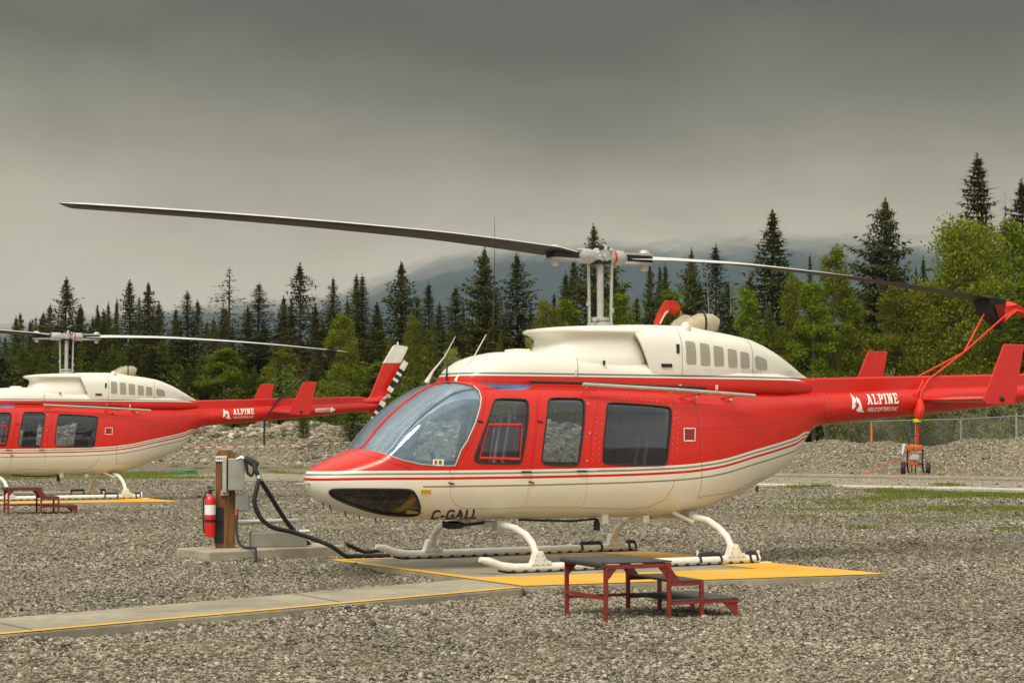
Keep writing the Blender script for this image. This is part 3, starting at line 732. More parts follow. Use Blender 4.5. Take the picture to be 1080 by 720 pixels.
        for x in (-1.335, .82):
            g = MB(); g.prism([(x-.095,.06),(x-.07,.095),(x-.045,.165),(x-.034,.19),(x+.034,.19),(x+.045,.165),(x+.075,.11),(x+.125,.095),(x+.125,.06)], 'y', y-.043, y+.043)
            go = bevel(B(g, 'saddle', M['white'], so, smooth=0), .008)
            bo = MB()
            for dx, dz in ((-.07,.075),(-.03,.075),(.03,.075),(.085,.075),(-.045,.115),(.045,.115),(-.03,.155),(.03,.155)): bo.lathe([(.008,0),(.006,.006)], (x+dx,y+.0435,dz), (0,1,0), 6)
            for q in bo.v: pass
            B(bo, 'bolts', M['dullalu'], so, smooth=0)
        for x0_, x1_ in ((.42,.66),(1.0,1.08)):
            cl = MB(); cl.tube([(x0_,y,.098),(x1_,y,.098)], .022, 8)
            for xx in (x0_, x1_): cl.tube([(xx,y+.05,.03),(xx,y+.03,.085),(xx,y,.10),(xx,y-.03,.085),(xx,y-.05,.03)], .013, 6)
            B(cl, 'skid_strap', M['rubber'], so)
        for lo_, hi_ in (((.40,y-.005,.09),(.42,y+.005,.145)), ((1.10,y-.005,.06),(1.13,y+.005,.125)), ((1.1,y-.05,.0),(1.24,y+.05,.012))):
            tb = MB(); tb.box(lo_, hi_); B(tb, 'skid_lug', M['white'], so, smooth=0)
    # ---- mast, controls, hub
    ms = MB(); ms.tube([(0,0,2.25),(0,0,2.98)], .034, 16); mo = B(ms, 'mast', M['hub'], smooth=60)
    sp = MB(); sp.lathe([(.13,0),(.13,.03),(.08,.04),(.06,.09)], (0,0,2.30), (0,0,1), 20); sp.tube([(-.13,.10,2.36),(.16,-.1,2.36)], .02, 8); sp.lathe([(.09,0),(.09,.03)], (0,0,2.355), (0,0,1), 18); B(sp, 'swashplate', M['hub'], mo)
    for dx, dy in ((-.118,-.03),(.118,.03)):
        pl = MB(); pl.tube([(dx*.9,dy,2.33),(dx,dy,2.95)], .0155, 10); pl.lathe([(.022,0),(.022,.04)], (dx,dy,2.44 if dx > 0 else 2.5), (0,0,1), 8); po = B(pl, 'pitch_link', M['hub'], mo)
    rt = MB(); 
    rt.box((-.26,-.06,2.955),(.26,.06,3.02)); rt.lathe([(.085,-.0),(.09,.05),(.06,.09),(.045,.12)], (0,0,2.94), (0,0,1), 16)
    rt.box((-.04,-.1,2.99),(.04,.1,3.05)); rt.tube([(-.14,-.10,2.955),(-.02,-.05,3.06),(.1,.08,3.05)], .018, 8); rt.tube([(-.02,.09,2.98),(.02,.07,3.09)], .022, 8); rt.tube([(.0,-.12,2.97),(.0,.12,2.97)], .03, 10)
    hub = B(rt, 'rotor_hub', M['hub'])
    dk = MB(); dk.box((-.07,-.075,2.915),(.08,.075,2.95)); dk.tube([(-.05,.06,3.07),(.05,.06,3.07)], .022, 8); B(dk, 'trunnion', M['black'], hub)
    # grips
    for sg in (1, -1):
        zc = lambda r: 2.985
        g = MB(); g.tube([(.08*sg,0,2.985),(.13*sg,0,2.985),(.27*sg,0,2.985),(.31*sg,0,2.985)], [.055,.075,.075,.05], 18)
        for dz in (.045, -.045): g.prism([(.26*sg,-.06),(.36*sg,-.085),(.56*sg,-.10),(.62*sg,-.06),(.62*sg,.06),(.56*sg,.10),(.36*sg,.085),(.26*sg,.06)], 'z', 2.985+dz-.012+.0, 2.985+dz+.012)
        go = B(g, 'blade_grip', M['hub'], hub)
        bk = MB(); bk.box((min(.31*sg,.60*sg),-.075,2.955),(max(.31*sg,.60*sg),.075,3.015)); B(bk, 'blade_root', M['black'], go, smooth=0)
        w = MB(); w.lathe([(.045,.0),(.045,-.03),(.035,-.055),(.01,-.065)], (.55*sg,0,2.93), (0,0,1), 14); w.lathe([(.06,0),(.05,.025),(.03,.04)], (.55*sg,0,3.04), (0,0,1), 14); w.tube([(.38*sg,-.05,2.985),(.38*sg,.05,2.985)], .035, 10); B(w, 'grip_bolt', M['dullalu'], go)
        if sg > 0:
            rb = MB(); rb.tube([(.135,0,2.985),(.16,0,2.985)], .079, 18); B(rb, 'red_band', M['redecal'], go)
    # blades: one rises and bows, the other is pulled down by its tie
    prof = [(-.165,0,0),(-.15,.012,0),(-.10,.020,-.016),(0,.017,-.017),(.1,.008,-.010),(.165,.001,-.002)]
    def blade(sg, rs, zs):
        b = MB(); rr = [.34,.40,.46,.6] + [.8+.25*i for i in range(0,19)] + [5.36,5.40,5.46,5.52,5.58,5.62,5.64]
        rg = []
        for r in rr:
            z = interp(rs, zs, r); ch = 1.0 if r > .6 else .55+.45*max(0, (r-.34)/.26)
            if r > 5.4: ch = 1-.92*((r-5.4)/.24)**1.3
            tw = R(9.5)-R(9.5)*(r/5.64)
            up = [(-.165,.0),(-.158,.010),(-.13,.018),(-.07,.021),(0,.018),(.08,.010),(.165,.001)]
            lo = [(.165,-.001),(.08,-.006),(0,-.011),(-.07,-.014),(-.13,-.013),(-.158,-.008)]
            ring_ = []
            for y, h in up+lo:
                h = h*(1 if r < 5.4 else max(.25, ch)); y = y*ch if r < 5.4 else -.165+(y+.165)*ch
                le = -y*sg   # leading edge side
                ring_.append((r*sg, y*sg, z+h - y*math.sin(tw)*1.0))
            rg.append(ring_)
        b.loft(rg)
        n = 13
        # upper/leading strip lighter
        for k, f in enumerate(b.f[:]):
            pass
        for i in range(len(rg)-1):
            for k in range(n):
                if k in (0, 1, 2, 3, 4, 5): b.m[i*n+k] = 1
        return B(b, 'rotor_blade', [M['bladeskin'], M['bladetop']], hub, smooth=50)
    bl1 = blade(-1, [.3,.83,1.3,2.0,2.7,3.2,4.4,5.3,5.64], [2.993,3.03,3.06,3.095,3.115,3.127,3.142,3.144,3.143])
    bl2 = blade(1, [.3,.9,1.6,2.7,3.4,4.6,5.5,5.64], [2.985,3.00,3.0,2.965,2.93,2.845,2.76,2.74])
    # ---- cabin: floor, console, seats, stick, bulkhead
    fl = MB(); fl.prism([(-2.85,-.1),(-2.5,-.24),(-2.0,-.38),(.5,-.42),(.5,.42),(-2.0,.38),(-2.5,.24),(-2.85,.1)], 'z', .575, .59); B(fl, 'cabin_floor', M['interior'], smooth=0)
    bh = MB(); bh.prism([(-.44,.60),(.44,.60),(.58,1.0),(.57,1.3),(.46,1.60),(-.46,1.60),(-.57,1.3),(-.58,1.0)], 'x', .50, .53); B(bh, 'cabin_bulkhead', M['interior'], smooth=0)
    con = MB(); con.box((-2.38,-.30,.58),(-2.12,.06,.98)); con.prism([(-2.50,1.0),(-2.42,1.13),(-2.18,1.14),(-2.10,.99)], 'y', -.36, .18); bevel(B(con, 'instrument_console', M['black'], smooth=0), .03, 3)
    def seat(x, y, w, mat, nm='seat'):
        s = MB(); s.box((x,y-w/2,.66),(x+.48,y+w/2,.82)); o = bevel(B(s, nm, mat, smooth=30), .05, 4)
        b = MB(); Mx = Matrix.Translation((x+.44,y,.78)) @ Matrix.Rotation(R(10), 4, 'Y'); b.box((0,-w/2,0),(.11,w/2,.62), M=Mx); bevel(B(b, 'backrest', mat, o, smooth=30), .04, 4)
        l = MB()
        for dy in (-.08, .08): l.tube([(x+.425,y+dy,.80),(x+.49,y+dy,1.10),(x+.545,y+dy,1.42)], .018, 6)
        B(l, 'harness', M['belt'], o)
    seat(-1.78, .30, .44, M['seat']); seat(-1.78, -.30, .44, M['seat'])
    seat(.0, 0, 1.05, M['seat'], 'bench_seat')
    ck = MB(); ck.tube([(-1.98,-.30,.58),(-1.95,-.30,.85),(-2.02,-.30,1.08)], [.014,.014,.022], 8); ck.tube([(-1.98,.30,.58),(-1.95,.30,.85),(-2.02,.30,1.08)], [.014,.014,.022], 8); ck.tube([(-1.9,-.1,1.5),(-2.0,-.05,1.36),(-1.95,.02,1.28)], .009, 6)
    B(ck, 'cyclic_stick', M['black'])
    pd = MB(); pd.tube([(-2.83,.30,.68),(-2.50,.30,.69)], .012, 8); pd.tube([(-2.55,.28,.73),(-2.48,.34,.70),(-2.50,.30,.62)], .014, 8); pd.tube([(-2.83,-.30,.68),(-2.50,-.30,.69)], .012, 8); B(pd, 'pedal', M['dullalu'])
    ob = MB(); ob.prism([(-1.9,1.66),(-1.0,1.69),(-1.0,1.62),(-1.8,1.60)], 'y', -.12, .12); B(ob, 'overhead_console', M['interior'], smooth=0)
    lin = MB(); lin.prism([(-2.32,.52),(-2.16,.52),(-2.20,.70),(-2.30,.75),(-2.36,.75)], 'y', .22, .42); B(lin, 'chin_liner', simple('ochre_liner', (.30,.20,.05), .8), smooth=0)
    return root
# ------------------------------------------------------------------ camera (calibrated from the photograph)
FPX, CAMH, PITCH = 2053.0, 1.306, math.atan((450.2-360)/2053.0)
cam = bpy.data.cameras.new('camera'); camo = bpy.data.objects.new('camera', cam); C.objects.link(camo)
cam.sensor_width = 36; cam.lens = 36*FPX/1080; cam.clip_end = 12000; cam.clip_start = .1
camo.location = (0, 0, CAMH); camo.rotation_euler = (PI/2+PITCH, 0, 0); scene.camera = camo
G0 = -.08           # gravel level; the pad tops are z = 0
def gx(px, D): return (px-540)/FPX*D
def zat(py, D): return CAMH+(450.2-py)/FPX*D

# ------------------------------------------------------------------ ground materials
def gravel_mat():
    m, t, b = newmat('grey_gravel')
    oc = t.node('ShaderNodeTexCoord').outputs['Object']
    v1 = t.node('ShaderNodeTexVoronoi', i_Vector=oc, i_Scale=26.0); v2 = t.node('ShaderNodeTexVoronoi', i_Vector=oc, i_Scale=15.0)
    s1 = t.node('ShaderNodeSeparateColor', i_0=v1.outputs['Color']); s2 = t.node('ShaderNodeSeparateColor', i_0=v2.outputs['Color'])
    tone = t.math('ADD', t.math('MULTIPLY', s1.outputs[0], .6), t.math('MULTIPLY', s2.outputs[1], .4))
    c = t.ramp(tone, [(0, (.022,.018,.013)), (.3, (.085,.071,.049)), (.6, (.21,.178,.122)), (.85, (.39,.34,.245)), (1, (.62,.56,.43))])
    big = t.noise(oc, .22, 5, .6); mid = t.noise(oc, 1.6, 5, .65)
    c = t.mix(1, c, t.map(t.math('ADD', big, mid), .7, 1.3, .80, 1.16), 'MULTIPLY')
    c = t.mix(t.map(big, .5, .7, 0, .22), c, (.27,.22,.15))
    h = t.math('SUBTRACT', 1, t.math('ADD', t.math('MULTIPLY', v1.outputs['Distance'], .6), t.math('MULTIPLY', v2.outputs['Distance'], .8)))
    pset(t, b, c, .9, normal=t.bump(h, 1.0, .035)); b.inputs['Specular IOR Level'].default_value = .25
    return m
def stone_mat(name, lo, hi, warm=(1,1,1)):
    m, t, b = newmat(name); g = t.node('ShaderNodeNewGeometry'); oc = t.node('ShaderNodeTexCoord').outputs['Object']
    r = g.outputs['Random Per Island']
    c = t.ramp(r, [(0, (lo*.22,lo*.19,lo*.14)), (.28, (lo*.75,lo*.65,lo*.46)), (.62, (hi*.58,hi*.51,hi*.385)), (.92, (hi*.92,hi*.84,hi*.68)), (1, (hi*1.2,hi*1.13,hi*.96))])
    c = t.mix(1, c, t.map(t.noise(oc, 60, 3), .3, .7, .8, 1.15), 'MULTIPLY')
    c = t.mix(1, c, t.map(t.noise(oc, .45, 5, .65), .35, .65, .78, 1.16), 'MULTIPLY'); c = t.mix(t.map(t.noise(oc, .8, 4), .45, .7, 0, .35), c, (.24,.19,.12))
    pset(t, b, c, .85); b.inputs['Specular IOR Level'].default_value = .3; return m
def concrete_mat(name, col=(.34,.30,.225), stain=.4):
    m, t, b = newmat(name); oc = t.node('ShaderNodeTexCoord').outputs['Object']
    a = t.noise(oc, 1.3, 6, .65); d = t.noise(oc, 9, 5, .6); f = t.noise(oc, 70, 3)
    c = t.mix(1, (*col, 1), t.map(a, .3, .7, 1-stain, 1+stain*.5), 'MULTIPLY'); c = t.mix(t.map(d, .50, .72, 0, .6), c, tuple(q*.55 for q in col))
    c = t.mix(1, c, t.map(f, .3, .7, .88, 1.1), 'MULTIPLY'); pset(t, b, c, .88, normal=t.bump(t.math('ADD', f, d), .35, .004)); return m
def worn_paint(name, col, under=(.33,.31,.26), thr=.66):
    m, t, b = newmat(name); oc = t.node('ShaderNodeTexCoord').outputs['Object']
    a = t.noise(oc, 3, 8, .75); s = t.noise(oc, 1.0, 4, .6); g = t.noise(oc, 30, 5, .7)
    w = t.map(t.math('ADD', t.math('MULTIPLY', a, .7), t.math('MULTIPLY', g, .3)), thr-.05, thr+.04)
    c = t.mix(1, (*col, 1), t.map(s, .3, .7, .82, 1.08), 'MULTIPLY'); c = t.mix(t.map(g, .55, .8, 0, .3), c, tuple(q*.55 for q in col)); c = t.mix(w, c, (*under, 1))
    pset(t, b, c, .7, normal=t.bump(g, .3, .003)); return m
GM = gravel_mat(); SM = stone_mat('loose_gravel_stones', .15, .44); RM = stone_mat('pale_rocks', .22, .50)
CM = concrete_mat('pad_concrete'); CM2 = concrete_mat('slab_concrete', (.40,.355,.265), .25)
YM = worn_paint('yellow_marking', (.78,.42,.035), thr=.585); WM = worn_paint('white_marking', (.70,.68,.60), (.34,.30,.24), .66)

# ------------------------------------------------------------------ ground sheet
def bank_h(x, y):
    """gravel bank that closes the yard: ridge height above the yard at (x, y)"""
    yc = 70.5-max(-24, min(26, x))*.62          # ridge line
    top = interp([-40,-16,-8,-2,6,10,16,22,40],[1.15,1.35,1.42,1.5,1.1,.85,1.0,1.12,1.15], x)+.09*math.sin(x*1.3)+.06*math.sin(x*3.1+1)
    d = y-yc
    w0 = interp([-4,6],[7.5,4.0],x)
    if d < -w0: return 0
    if d < 0:
        q = (d+w0)/w0; return top*(q*q*(3-2*q))
    if d < 4: return top*(1-.35*(d/4))
    return top*.65
xs = np.concatenate([np.linspace(-3200,-100,14)[:-1], np.linspace(-100,-40,25)[:-1], np.linspace(-40,45,240), np.linspace(45,100,25)[1:], np.linspace(100,3200,14)[1:]])
ys = np.concatenate([np.linspace(-400,0,12)[:-1], np.linspace(0,50,60)[:-1], np.linspace(50,110,170), np.linspace(110,300,20)[1:], np.linspace(300,6500,14)[1:]])
rg = random.Random(4)
V = []
for y in ys:
    for x in xs:
        z = G0+bank_h(float(x), float(y)) if 50 < y < 320 else (G0 if y <= 50 else G0+.7)
        if 50 < y < 110 and abs(x) < 45: z += rg.uniform(-.02, .02)*(1 if bank_h(float(x), float(y)) > .05 else 0)
        V.append((x, y, z))
nx, ny = len(xs), len(ys)
F = np.array([(j*nx+i, j*nx+i+1, (j+1)*nx+i+1, (j+1)*nx+i) for j in range(ny-1) for i in range(nx-1)])
tag(np_mesh('ground', np.array(V), F, GM, smooth=True), kind='structure')

# ------------------------------------------------------------------ landing pads, walkway
def pad(origin, yaw):
    """pad laid out in the frame of the helicopter parked on it (x aft, y to starboard), slab and painted border"""
    root = None
    M4 = Matrix.Translation((*origin, 0)) @ Matrix.Rotation(yaw, 4, 'Z')
    return M4
H1, T1 = (.872, 19.21), .511
H2, T2 = (-8.284, 36.17), .501
# pad corners measured on the ground, turned into the frame of helicopter 1
PC = [(.10,16.08),(3.34,17.41),(1.42,20.60),(-1.82,19.27)]
def toloc(p, H, T):
    dx, dy = p[0]-H[0], p[1]-H[1]; return (dx*math.cos(T)+dy*math.sin(T), -dx*math.sin(T)+dy*math.cos(T))
PL = [toloc(p, H1, T1) for p in PC]
def lerp(a, b, t): return (a[0]+(b[0]-a[0])*t, a[1]+(b[1]-a[1])*t)
def make_pad(H, T):
    s = MB(); s.prism(PL, 'z', -.13, 0.0)
    o = s.build('landing_pad', CM, smooth=0); bevel(o, .012); o.location = (*H, 0); o.rotation_euler = (0, 0, T); tag(o, kind='structure')
    a, b, c, d = PL     # a front-left, b front-right, c back-right, d back-left
    y = MB(); e = .004
    q0, q1 = lerp(a, d, .27), lerp(b, c, .27)      # deep band along the front edge
    y.add([(*a, e), (*b, e), (*q1, e), (*q0, e)], [(0,1,2,3)])
    r0, r1 = lerp(q1, q0, .17), lerp(c, d, .17)
    y.add([(*q1, e), (*c, e), (*r1, e), (*r0, e)], [(0,1,2,3)])
    l0, l1 = lerp(q0, q1, .035), lerp(d, c, .035)
    y.add([(*q0, e), (*l0, e), (*l1, e), (*d, e)], [(0,1,2,3)])
    k0, k1 = lerp(d, a, .035), lerp(c, b, .035); 
    y.add([(*lerp(k0, k1, .035), e), (*lerp(k0, k1, .83), e), (*lerp(d, c, .83), e), (*lerp(d, c, .035), e)], [(0,1,2,3)])
    # touchdown bar in the middle
    m0 = lerp(lerp(a, b, .36), lerp(d, c, .36), .52); m1 = lerp(lerp(a, b, .60), lerp(d, c, .60), .52); m2 = lerp(lerp(a, b, .60), lerp(d, c, .60), .56); m3 = lerp(lerp(a, b, .36), lerp(d, c, .36), .56)
    y.add([(*m0, e), (*m1, e), (*m2, e), (*m3, e)], [(0,1,2,3)])
    yo = y.build('pad_marking', YM, parent=o, smooth=0)
    return o
p1 = make_pad(H1, T1); p2 = make_pad(H2, T2)
wk = MB(); WN = [(-6.4,8.90),(.075,15.95)]; WF = [(-7.1,9.45),(-.40,16.78)]
def walk(off, H, T):
    s = MB(); P = [WN[0], WN[1], (.09,16.07), (-.395,16.90), WF[0]]
    if off: P = [(lambda l: (H2[0]+l[0]*math.cos(T2)-l[1]*math.sin(T2), H2[1]+l[0]*math.sin(T2)+l[1]*math.cos(T2)))(toloc(p, H1, T1)) for p in P]
    s.prism(P, 'z', -.13, -.003); o = s.build('walkway', CM, smooth=0); bevel(o, .012); tag(o, kind='structure')
    m = MB(); a, b = P[0], P[1]; n = (-(b[1]-a[1]), b[0]-a[0]); L = math.hypot(*n); n = (n[0]/L*.085, n[1]/L*.085); z = .002
    m.add([(a[0]+n[0]*.08, a[1]+n[1]*.08, z), (b[0]+n[0]*.08, b[1]+n[1]*.08, z), (b[0]+n[0], b[1]+n[1], z), (a[0]+n[0], a[1]+n[1], z)], [(0,1,2,3)])
    m.build('walkway_line', YM, parent=o, smooth=0)
    j = MB()
    for t in (.22, .52, .80):
        p, q = lerp(P[0], P[1], t), lerp(P[4], P[3], t); j.add([(p[0],p[1],.0005),(p[0]+.012,p[1]+.012,.0005),(q[0]+.012,q[1]+.012,.0005),(q[0],q[1],.0005)], [(0,1,2,3)])
    j.build('expansion_joint', simple('joint_filler', (.20,.185,.15), .9), parent=o, smooth=0)
walk(0, H1, T1); walk(1, H2, T2)

# ------------------------------------------------------------------ paved service road on the right
def road():
    a = simple('old_asphalt', (.26,.22,.165), .9, var=.25, scale=2, bump=.3)
    P = [(60,-3.5),(12.6,39.2),(7.6,43.9),(1.5,47.4),(-6,50.0),(-60,62),(-60,67.5),(-8,58.0),(2.5,57.0),(8.2,55.2),(14.0,50.6),(60,8)]
    s = MB(); s.add([(x, y, G0+.012) for x, y in P], [tuple(range(len(P)))]); o = s.build('road', a, smooth=0); tag(o, kind='structure')
    def strip(A, B, w, z, nm, mat):
        d = Vector((B[0]-A[0], B[1]-A[1])); n = Vector((-d.y, d.x)).normalized()*w/2; b = MB()
        b.add([(A[0]-n.x, A[1]-n.y, z), (B[0]-n.x, B[1]-n.y, z), (B[0]+n.x, B[1]+n.y, z), (A[0]+n.x, A[1]+n.y, z)], [(0,1,2,3)])
        x = b.build(nm, mat, smooth=0); x.parent = o
    def rail(A, B):
        d = Vector((B[0]-A[0], B[1]-A[1])); n = Vector((-d.y, d.x)).normalized()*.09; b = MB()
        b.prism([(A[0]-n.x,A[1]-n.y),(B[0]-n.x,B[1]-n.y),(B[0]+n.x,B[1]+n.y),(A[0]+n.x,A[1]+n.y)], 'z', G0-.02, G0+.045); x = b.build('edge_rail', WM, smooth=0); x.parent = o
    rail((5.9,46.6), (9.9,43.6)); rail((10.0,43.95), (10.25,43.45)); rail((10.35,43.6), (10.6,43.1)); rail((10.65,43.1), (14.2,39.8)); rail((14.3,39.7), (20,34.5))
    for A, B in (((2.0,57.2),(8.2,55.3)), ((8.2,55.3),(20,45.8))):
        d = Vector((B[0]-A[0], B[1]-A[1])); n = Vector((-d.y, d.x)).normalized()*.2; b = MB(); b.prism([(A[0]-n.x,A[1]-n.y),(B[0]-n.x,B[1]-n.y),(B[0]+n.x,B[1]+n.y),(A[0]+n.x,A[1]+n.y)], 'z', G0-.02, G0+.07); x = b.build('kerb', CM2, smooth=0); x.parent = o
    strip((2.5,56.0), (8.2,54.3), 1.2, G0+.016, 'road_seam', simple('dark_seam', (.13,.11,.085), .9)); strip((8.2,54.3), (20,44.8), 1.0, G0+.016, 'road_seam', bpy.data.materials['dark_seam'])
road()

# ------------------------------------------------------------------ loose stones (nobody could count them)
def ico():
    t = (1+5**.5)/2
    v = np.array([(-1,t,0),(1,t,0),(-1,-t,0),(1,-t,0),(0,-1,t),(0,1,t),(0,-1,-t),(0,1,-t),(t,0,-1),(t,0,1),(-t,0,-1),(-t,0,1)], float); v /= np.linalg.norm(v[0])
    f = np.array([(0,11,5),(0,5,1),(0,1,7),(0,7,10),(0,10,11),(1,5,9),(5,11,4),(11,10,2),(10,7,6),(7,1,8),(3,9,4),(3,4,2),(3,2,6),(3,6,8),(3,8,9),(4,9,5),(2,4,11),(6,2,10),(8,6,7),(9,8,1)])
    return v, f
IV, IF = ico()
def inpoly(x, y, P):
    c = np.zeros(len(x), bool); n = len(P)
    for i in range(n):
        x0, y0 = P[i]; x1, y1 = P[(i+1) % n]
        c ^= ((y0 > y) != (y1 > y)) & (x < (x1-x0)*(y-y0)/((y1-y0) or 1e-9)+x0)
    return c
SLB = [(-3.06,19.7),(-1.78,20.8),(-2.26,21.42),(-3.50,20.35)]
KEEP = [PC, [WN[0], WN[1], (.09,16.07), (-.395,16.90), WF[0]], [(-3.06,19.7),(-1.78,20.8),(-2.22,21.45),(-3.50,20.35)]]
def stones(name, x, y, z, r, rs, mat):
    n = len(x); base = IV[None]*(1+rs.uniform(-.28,.28,(n,12,1)))
    sc = np.stack([rs.uniform(.8,1.35,n), rs.uniform(.7,1.1,n), rs.uniform(.45,.8,n)], 1)
    p = base*sc[:,None,:]
    a = rs.uniform(0, 6.283, n); b = rs.uniform(-.5, .5, n); ca, sa, cb, sb = np.cos(a), np.sin(a), np.cos(b), np.sin(b)
    X, Y, Z = p[...,0], p[...,1], p[...,2]
    X, Z = X*cb[:,None]+Z*sb[:,None], -X*sb[:,None]+Z*cb[:,None]
    X, Y = X*ca[:,None]-Y*sa[:,None], X*sa[:,None]+Y*ca[:,None]
    P = np.stack([X, Y, Z], -1)*r[:,None,None]+np.stack([x, y, z], 1)[:,None,:]
    F = (IF[None]+np.arange(n)[:,None,None]*12).reshape(-1,3)
    return np_mesh(name, P.reshape(-1,3), F, mat)
rs = np.random.RandomState(7)
X, Y = [], []
for y0, y1, dens in ((8.8,12,3300),(12,16,2600),(16,21,1700),(21,27,750),(27,38,330),(38,52,110)):
    w = .33*y1+.6; n = int(2*w*(y1-y0)*dens*STONES); X.append(rs.uniform(-w, w, n)); Y.append(rs.uniform(y0, y1, n))
X, Y = np.concatenate(X), np.concatenate(Y)
ok = np.ones(len(X), bool)
for P in KEEP:
    ok &= ~inpoly(X, Y, P)
Q = [(lambda l: (H2[0]+l[0]*math.cos(T2)-l[1]*math.sin(T2), H2[1]+l[0]*math.sin(T2)+l[1]*math.cos(T2)))(p) for p in PL]
ok &= ~inpoly(X, Y, Q)
fines = np.sin(X*.55+1.3*np.sin(Y*.31))*np.sin(Y*.42+1.1*np.sin(X*.37)+.8)      # trodden patches with fewer loose stones
ok &= rs.uniform(0, 1, len(X)) > np.clip((fines-.35)*1.3, 0, .6); X, Y = X[ok], Y[ok]
rr = np.exp(rs.normal(math.log(.0078), .36, len(X))).clip(.004, .026)*(1+np.clip(Y-16, 0, 40)*.03)
tag(stones('loose_gravel', X, Y, G0+rr*rs.uniform(-.1,.45,len(X)), rr, rs, SM), 'small grey and buff crushed stones covering the yard around the pads', 'gravel', kind='stuff')
# stones heaped against the edges of the slabs
ex_, ey_, ez_ = [], [], []
def edge(a, b, out, n, hgt=.075):
    t_ = rs.uniform(0, 1, n); w_ = np.abs(rs.normal(0, .085, n)); L_ = math.dist(a, b); nx_, ny_ = (b[1]-a[1])/L_*out, -(b[0]-a[0])/L_*out
    m_ = .45+.55*np.sin(t_*L_*3.1)*np.sin(t_*L_*1.3+1)
    ex_.append(a[0]+(b[0]-a[0])*t_+nx_*w_); ey_.append(a[1]+(b[1]-a[1])*t_+ny_*w_); ez_.append(G0+hgt*np.clip(1-w_/.16, 0, 1)*np.clip(m_, .15, 1)*rs.uniform(.4, 1, n))
pl2 = [(lambda l: (H2[0]+l[0]*math.cos(T2)-l[1]*math.sin(T2), H2[1]+l[0]*math.sin(T2)+l[1]*math.cos(T2)))(p) for p in PL]
for Pp in (PC, pl2):
    edge(Pp[0], Pp[1], 1, 9000); edge(Pp[1], Pp[2], 1, 6000); edge(Pp[3], Pp[0], 1, 11000, .085)
edge(WN[0], WN[1], 1, 16000); edge(WF[0], (-.395,16.90), -1, 14000, .08)
edge(SLB[0], SLB[1], 1, 4000, .05); edge(SLB[3], SLB[0], 1, 3000, .05)
ex_, ey_, ez_ = map(np.concatenate, (ex_, ey_, ez_)); r_ = np.exp(rs.normal(math.log(.0095), .35, len(ex_))).clip(.005, .026)*(1+np.clip(ey_-16, 0, 40)*.03)
tag(stones('banked_gravel', ex_, ey_, ez_, r_, rs, SM), 'small stones banked up against the edges of the concrete slabs', 'gravel', kind='stuff')
# rocks along the bank
n = int(46000*STONES); X = rs.uniform(-24, 30, n); Y = 70.5-np.clip(X, -24, 26)*.62+rs.uniform(-7, 2.5, n); Z = np.array([G0+bank_h(float(a), float(b)) for a, b in zip(X, Y)])
rr = np.exp(rs.normal(math.log(.05), .5, n)).clip(.02, .26); rr *= np.where(X < 3, .9, .50)
top = (Z-G0)/1.3
ok = (rs.uniform(0, 1, n) < .25+.75*top); rr = rr*np.where((top > .75) & (X < 3), 1.45, .75)
tag(stones('bank_rocks', X[ok], Y[ok], Z[ok]+rr[ok]*.1, rr[ok], rs, RM), 'pale broken rocks heaped along the gravel bank behind the helicopters', 'rocks', kind='stuff')

# ------------------------------------------------------------------ grass
def leafmat(name, cols, trans=.35, rough=.6, scale=.35):
    m, t, b = newmat(name); g = t.node('ShaderNodeNewGeometry'); oi = t.node('ShaderNodeObjectInfo'); oc = t.node('ShaderNodeTexCoord').outputs['Object']
    r = t.math('ADD', t.math('MULTIPLY', g.outputs['Random Per Island'], .6), t.math('MULTIPLY', t.noise(oc, scale, 3), .4))
    c = t.ramp(r, [(i/(len(cols)-1), c) for i, c in enumerate(cols)])
    hs = t.node('ShaderNodeHueSaturation', i_Color=c); t.set(hs.inputs['Hue'], t.map(oi.outputs['Random'], 0, 1, .49, .51)); t.set(hs.inputs['Value'], t.map(oi.outputs['Random'], 0, 1, .8, 1.2)); c = hs.outputs[0]
    pset(t, b, c, rough); b.inputs['Specular IOR Level'].default_value = .12
    tl = t.node('ShaderNodeBsdfTranslucent'); t.set(tl.inputs[0], t.mix(1, c, (1.1,1.15,.5), 'MULTIPLY'))
    mx = t.node('ShaderNodeMixShader', i_0=trans); t.l.new(b.outputs[0], mx.inputs[1]); t.l.new(tl.outputs[0], mx.inputs[2])
    t.l.new(mx.outputs[0], t.n['Material Output'].inputs[0]); return m
GR = leafmat('grass_blades', [(.07,.10,.02),(.16,.20,.04),(.26,.27,.07)], .3)
def blades(name, X, Y, h, rs, mat, zf=None, w=.012):
    n = len(X); a = rs.uniform(0, 6.283, n); l = rs.uniform(-.5,.5,(n,2))*h[:,None]
    z = np.full(n, G0) if zf is None else zf
    P = np.zeros((n,3,3)); P[:,0] = np.stack([X-np.cos(a)*w, Y-np.sin(a)*w, z], 1); P[:,1] = np.stack([X+np.cos(a)*w, Y+np.sin(a)*w, z], 1); P[:,2] = np.stack([X+l[:,0], Y+l[:,1], z+h], 1)
    return np_mesh(name, P.reshape(-1,3), np.arange(n*3).reshape(-1,3), mat)
X, Y, Hh = [], [], []
def patch_(cx, cy, sx, sy, n, h):
    X.append(rs.normal(cx, sx, n)); Y.append(rs.normal(cy, sy, n)); Hh.append(rs.uniform(.4, 1.2, n)*h)
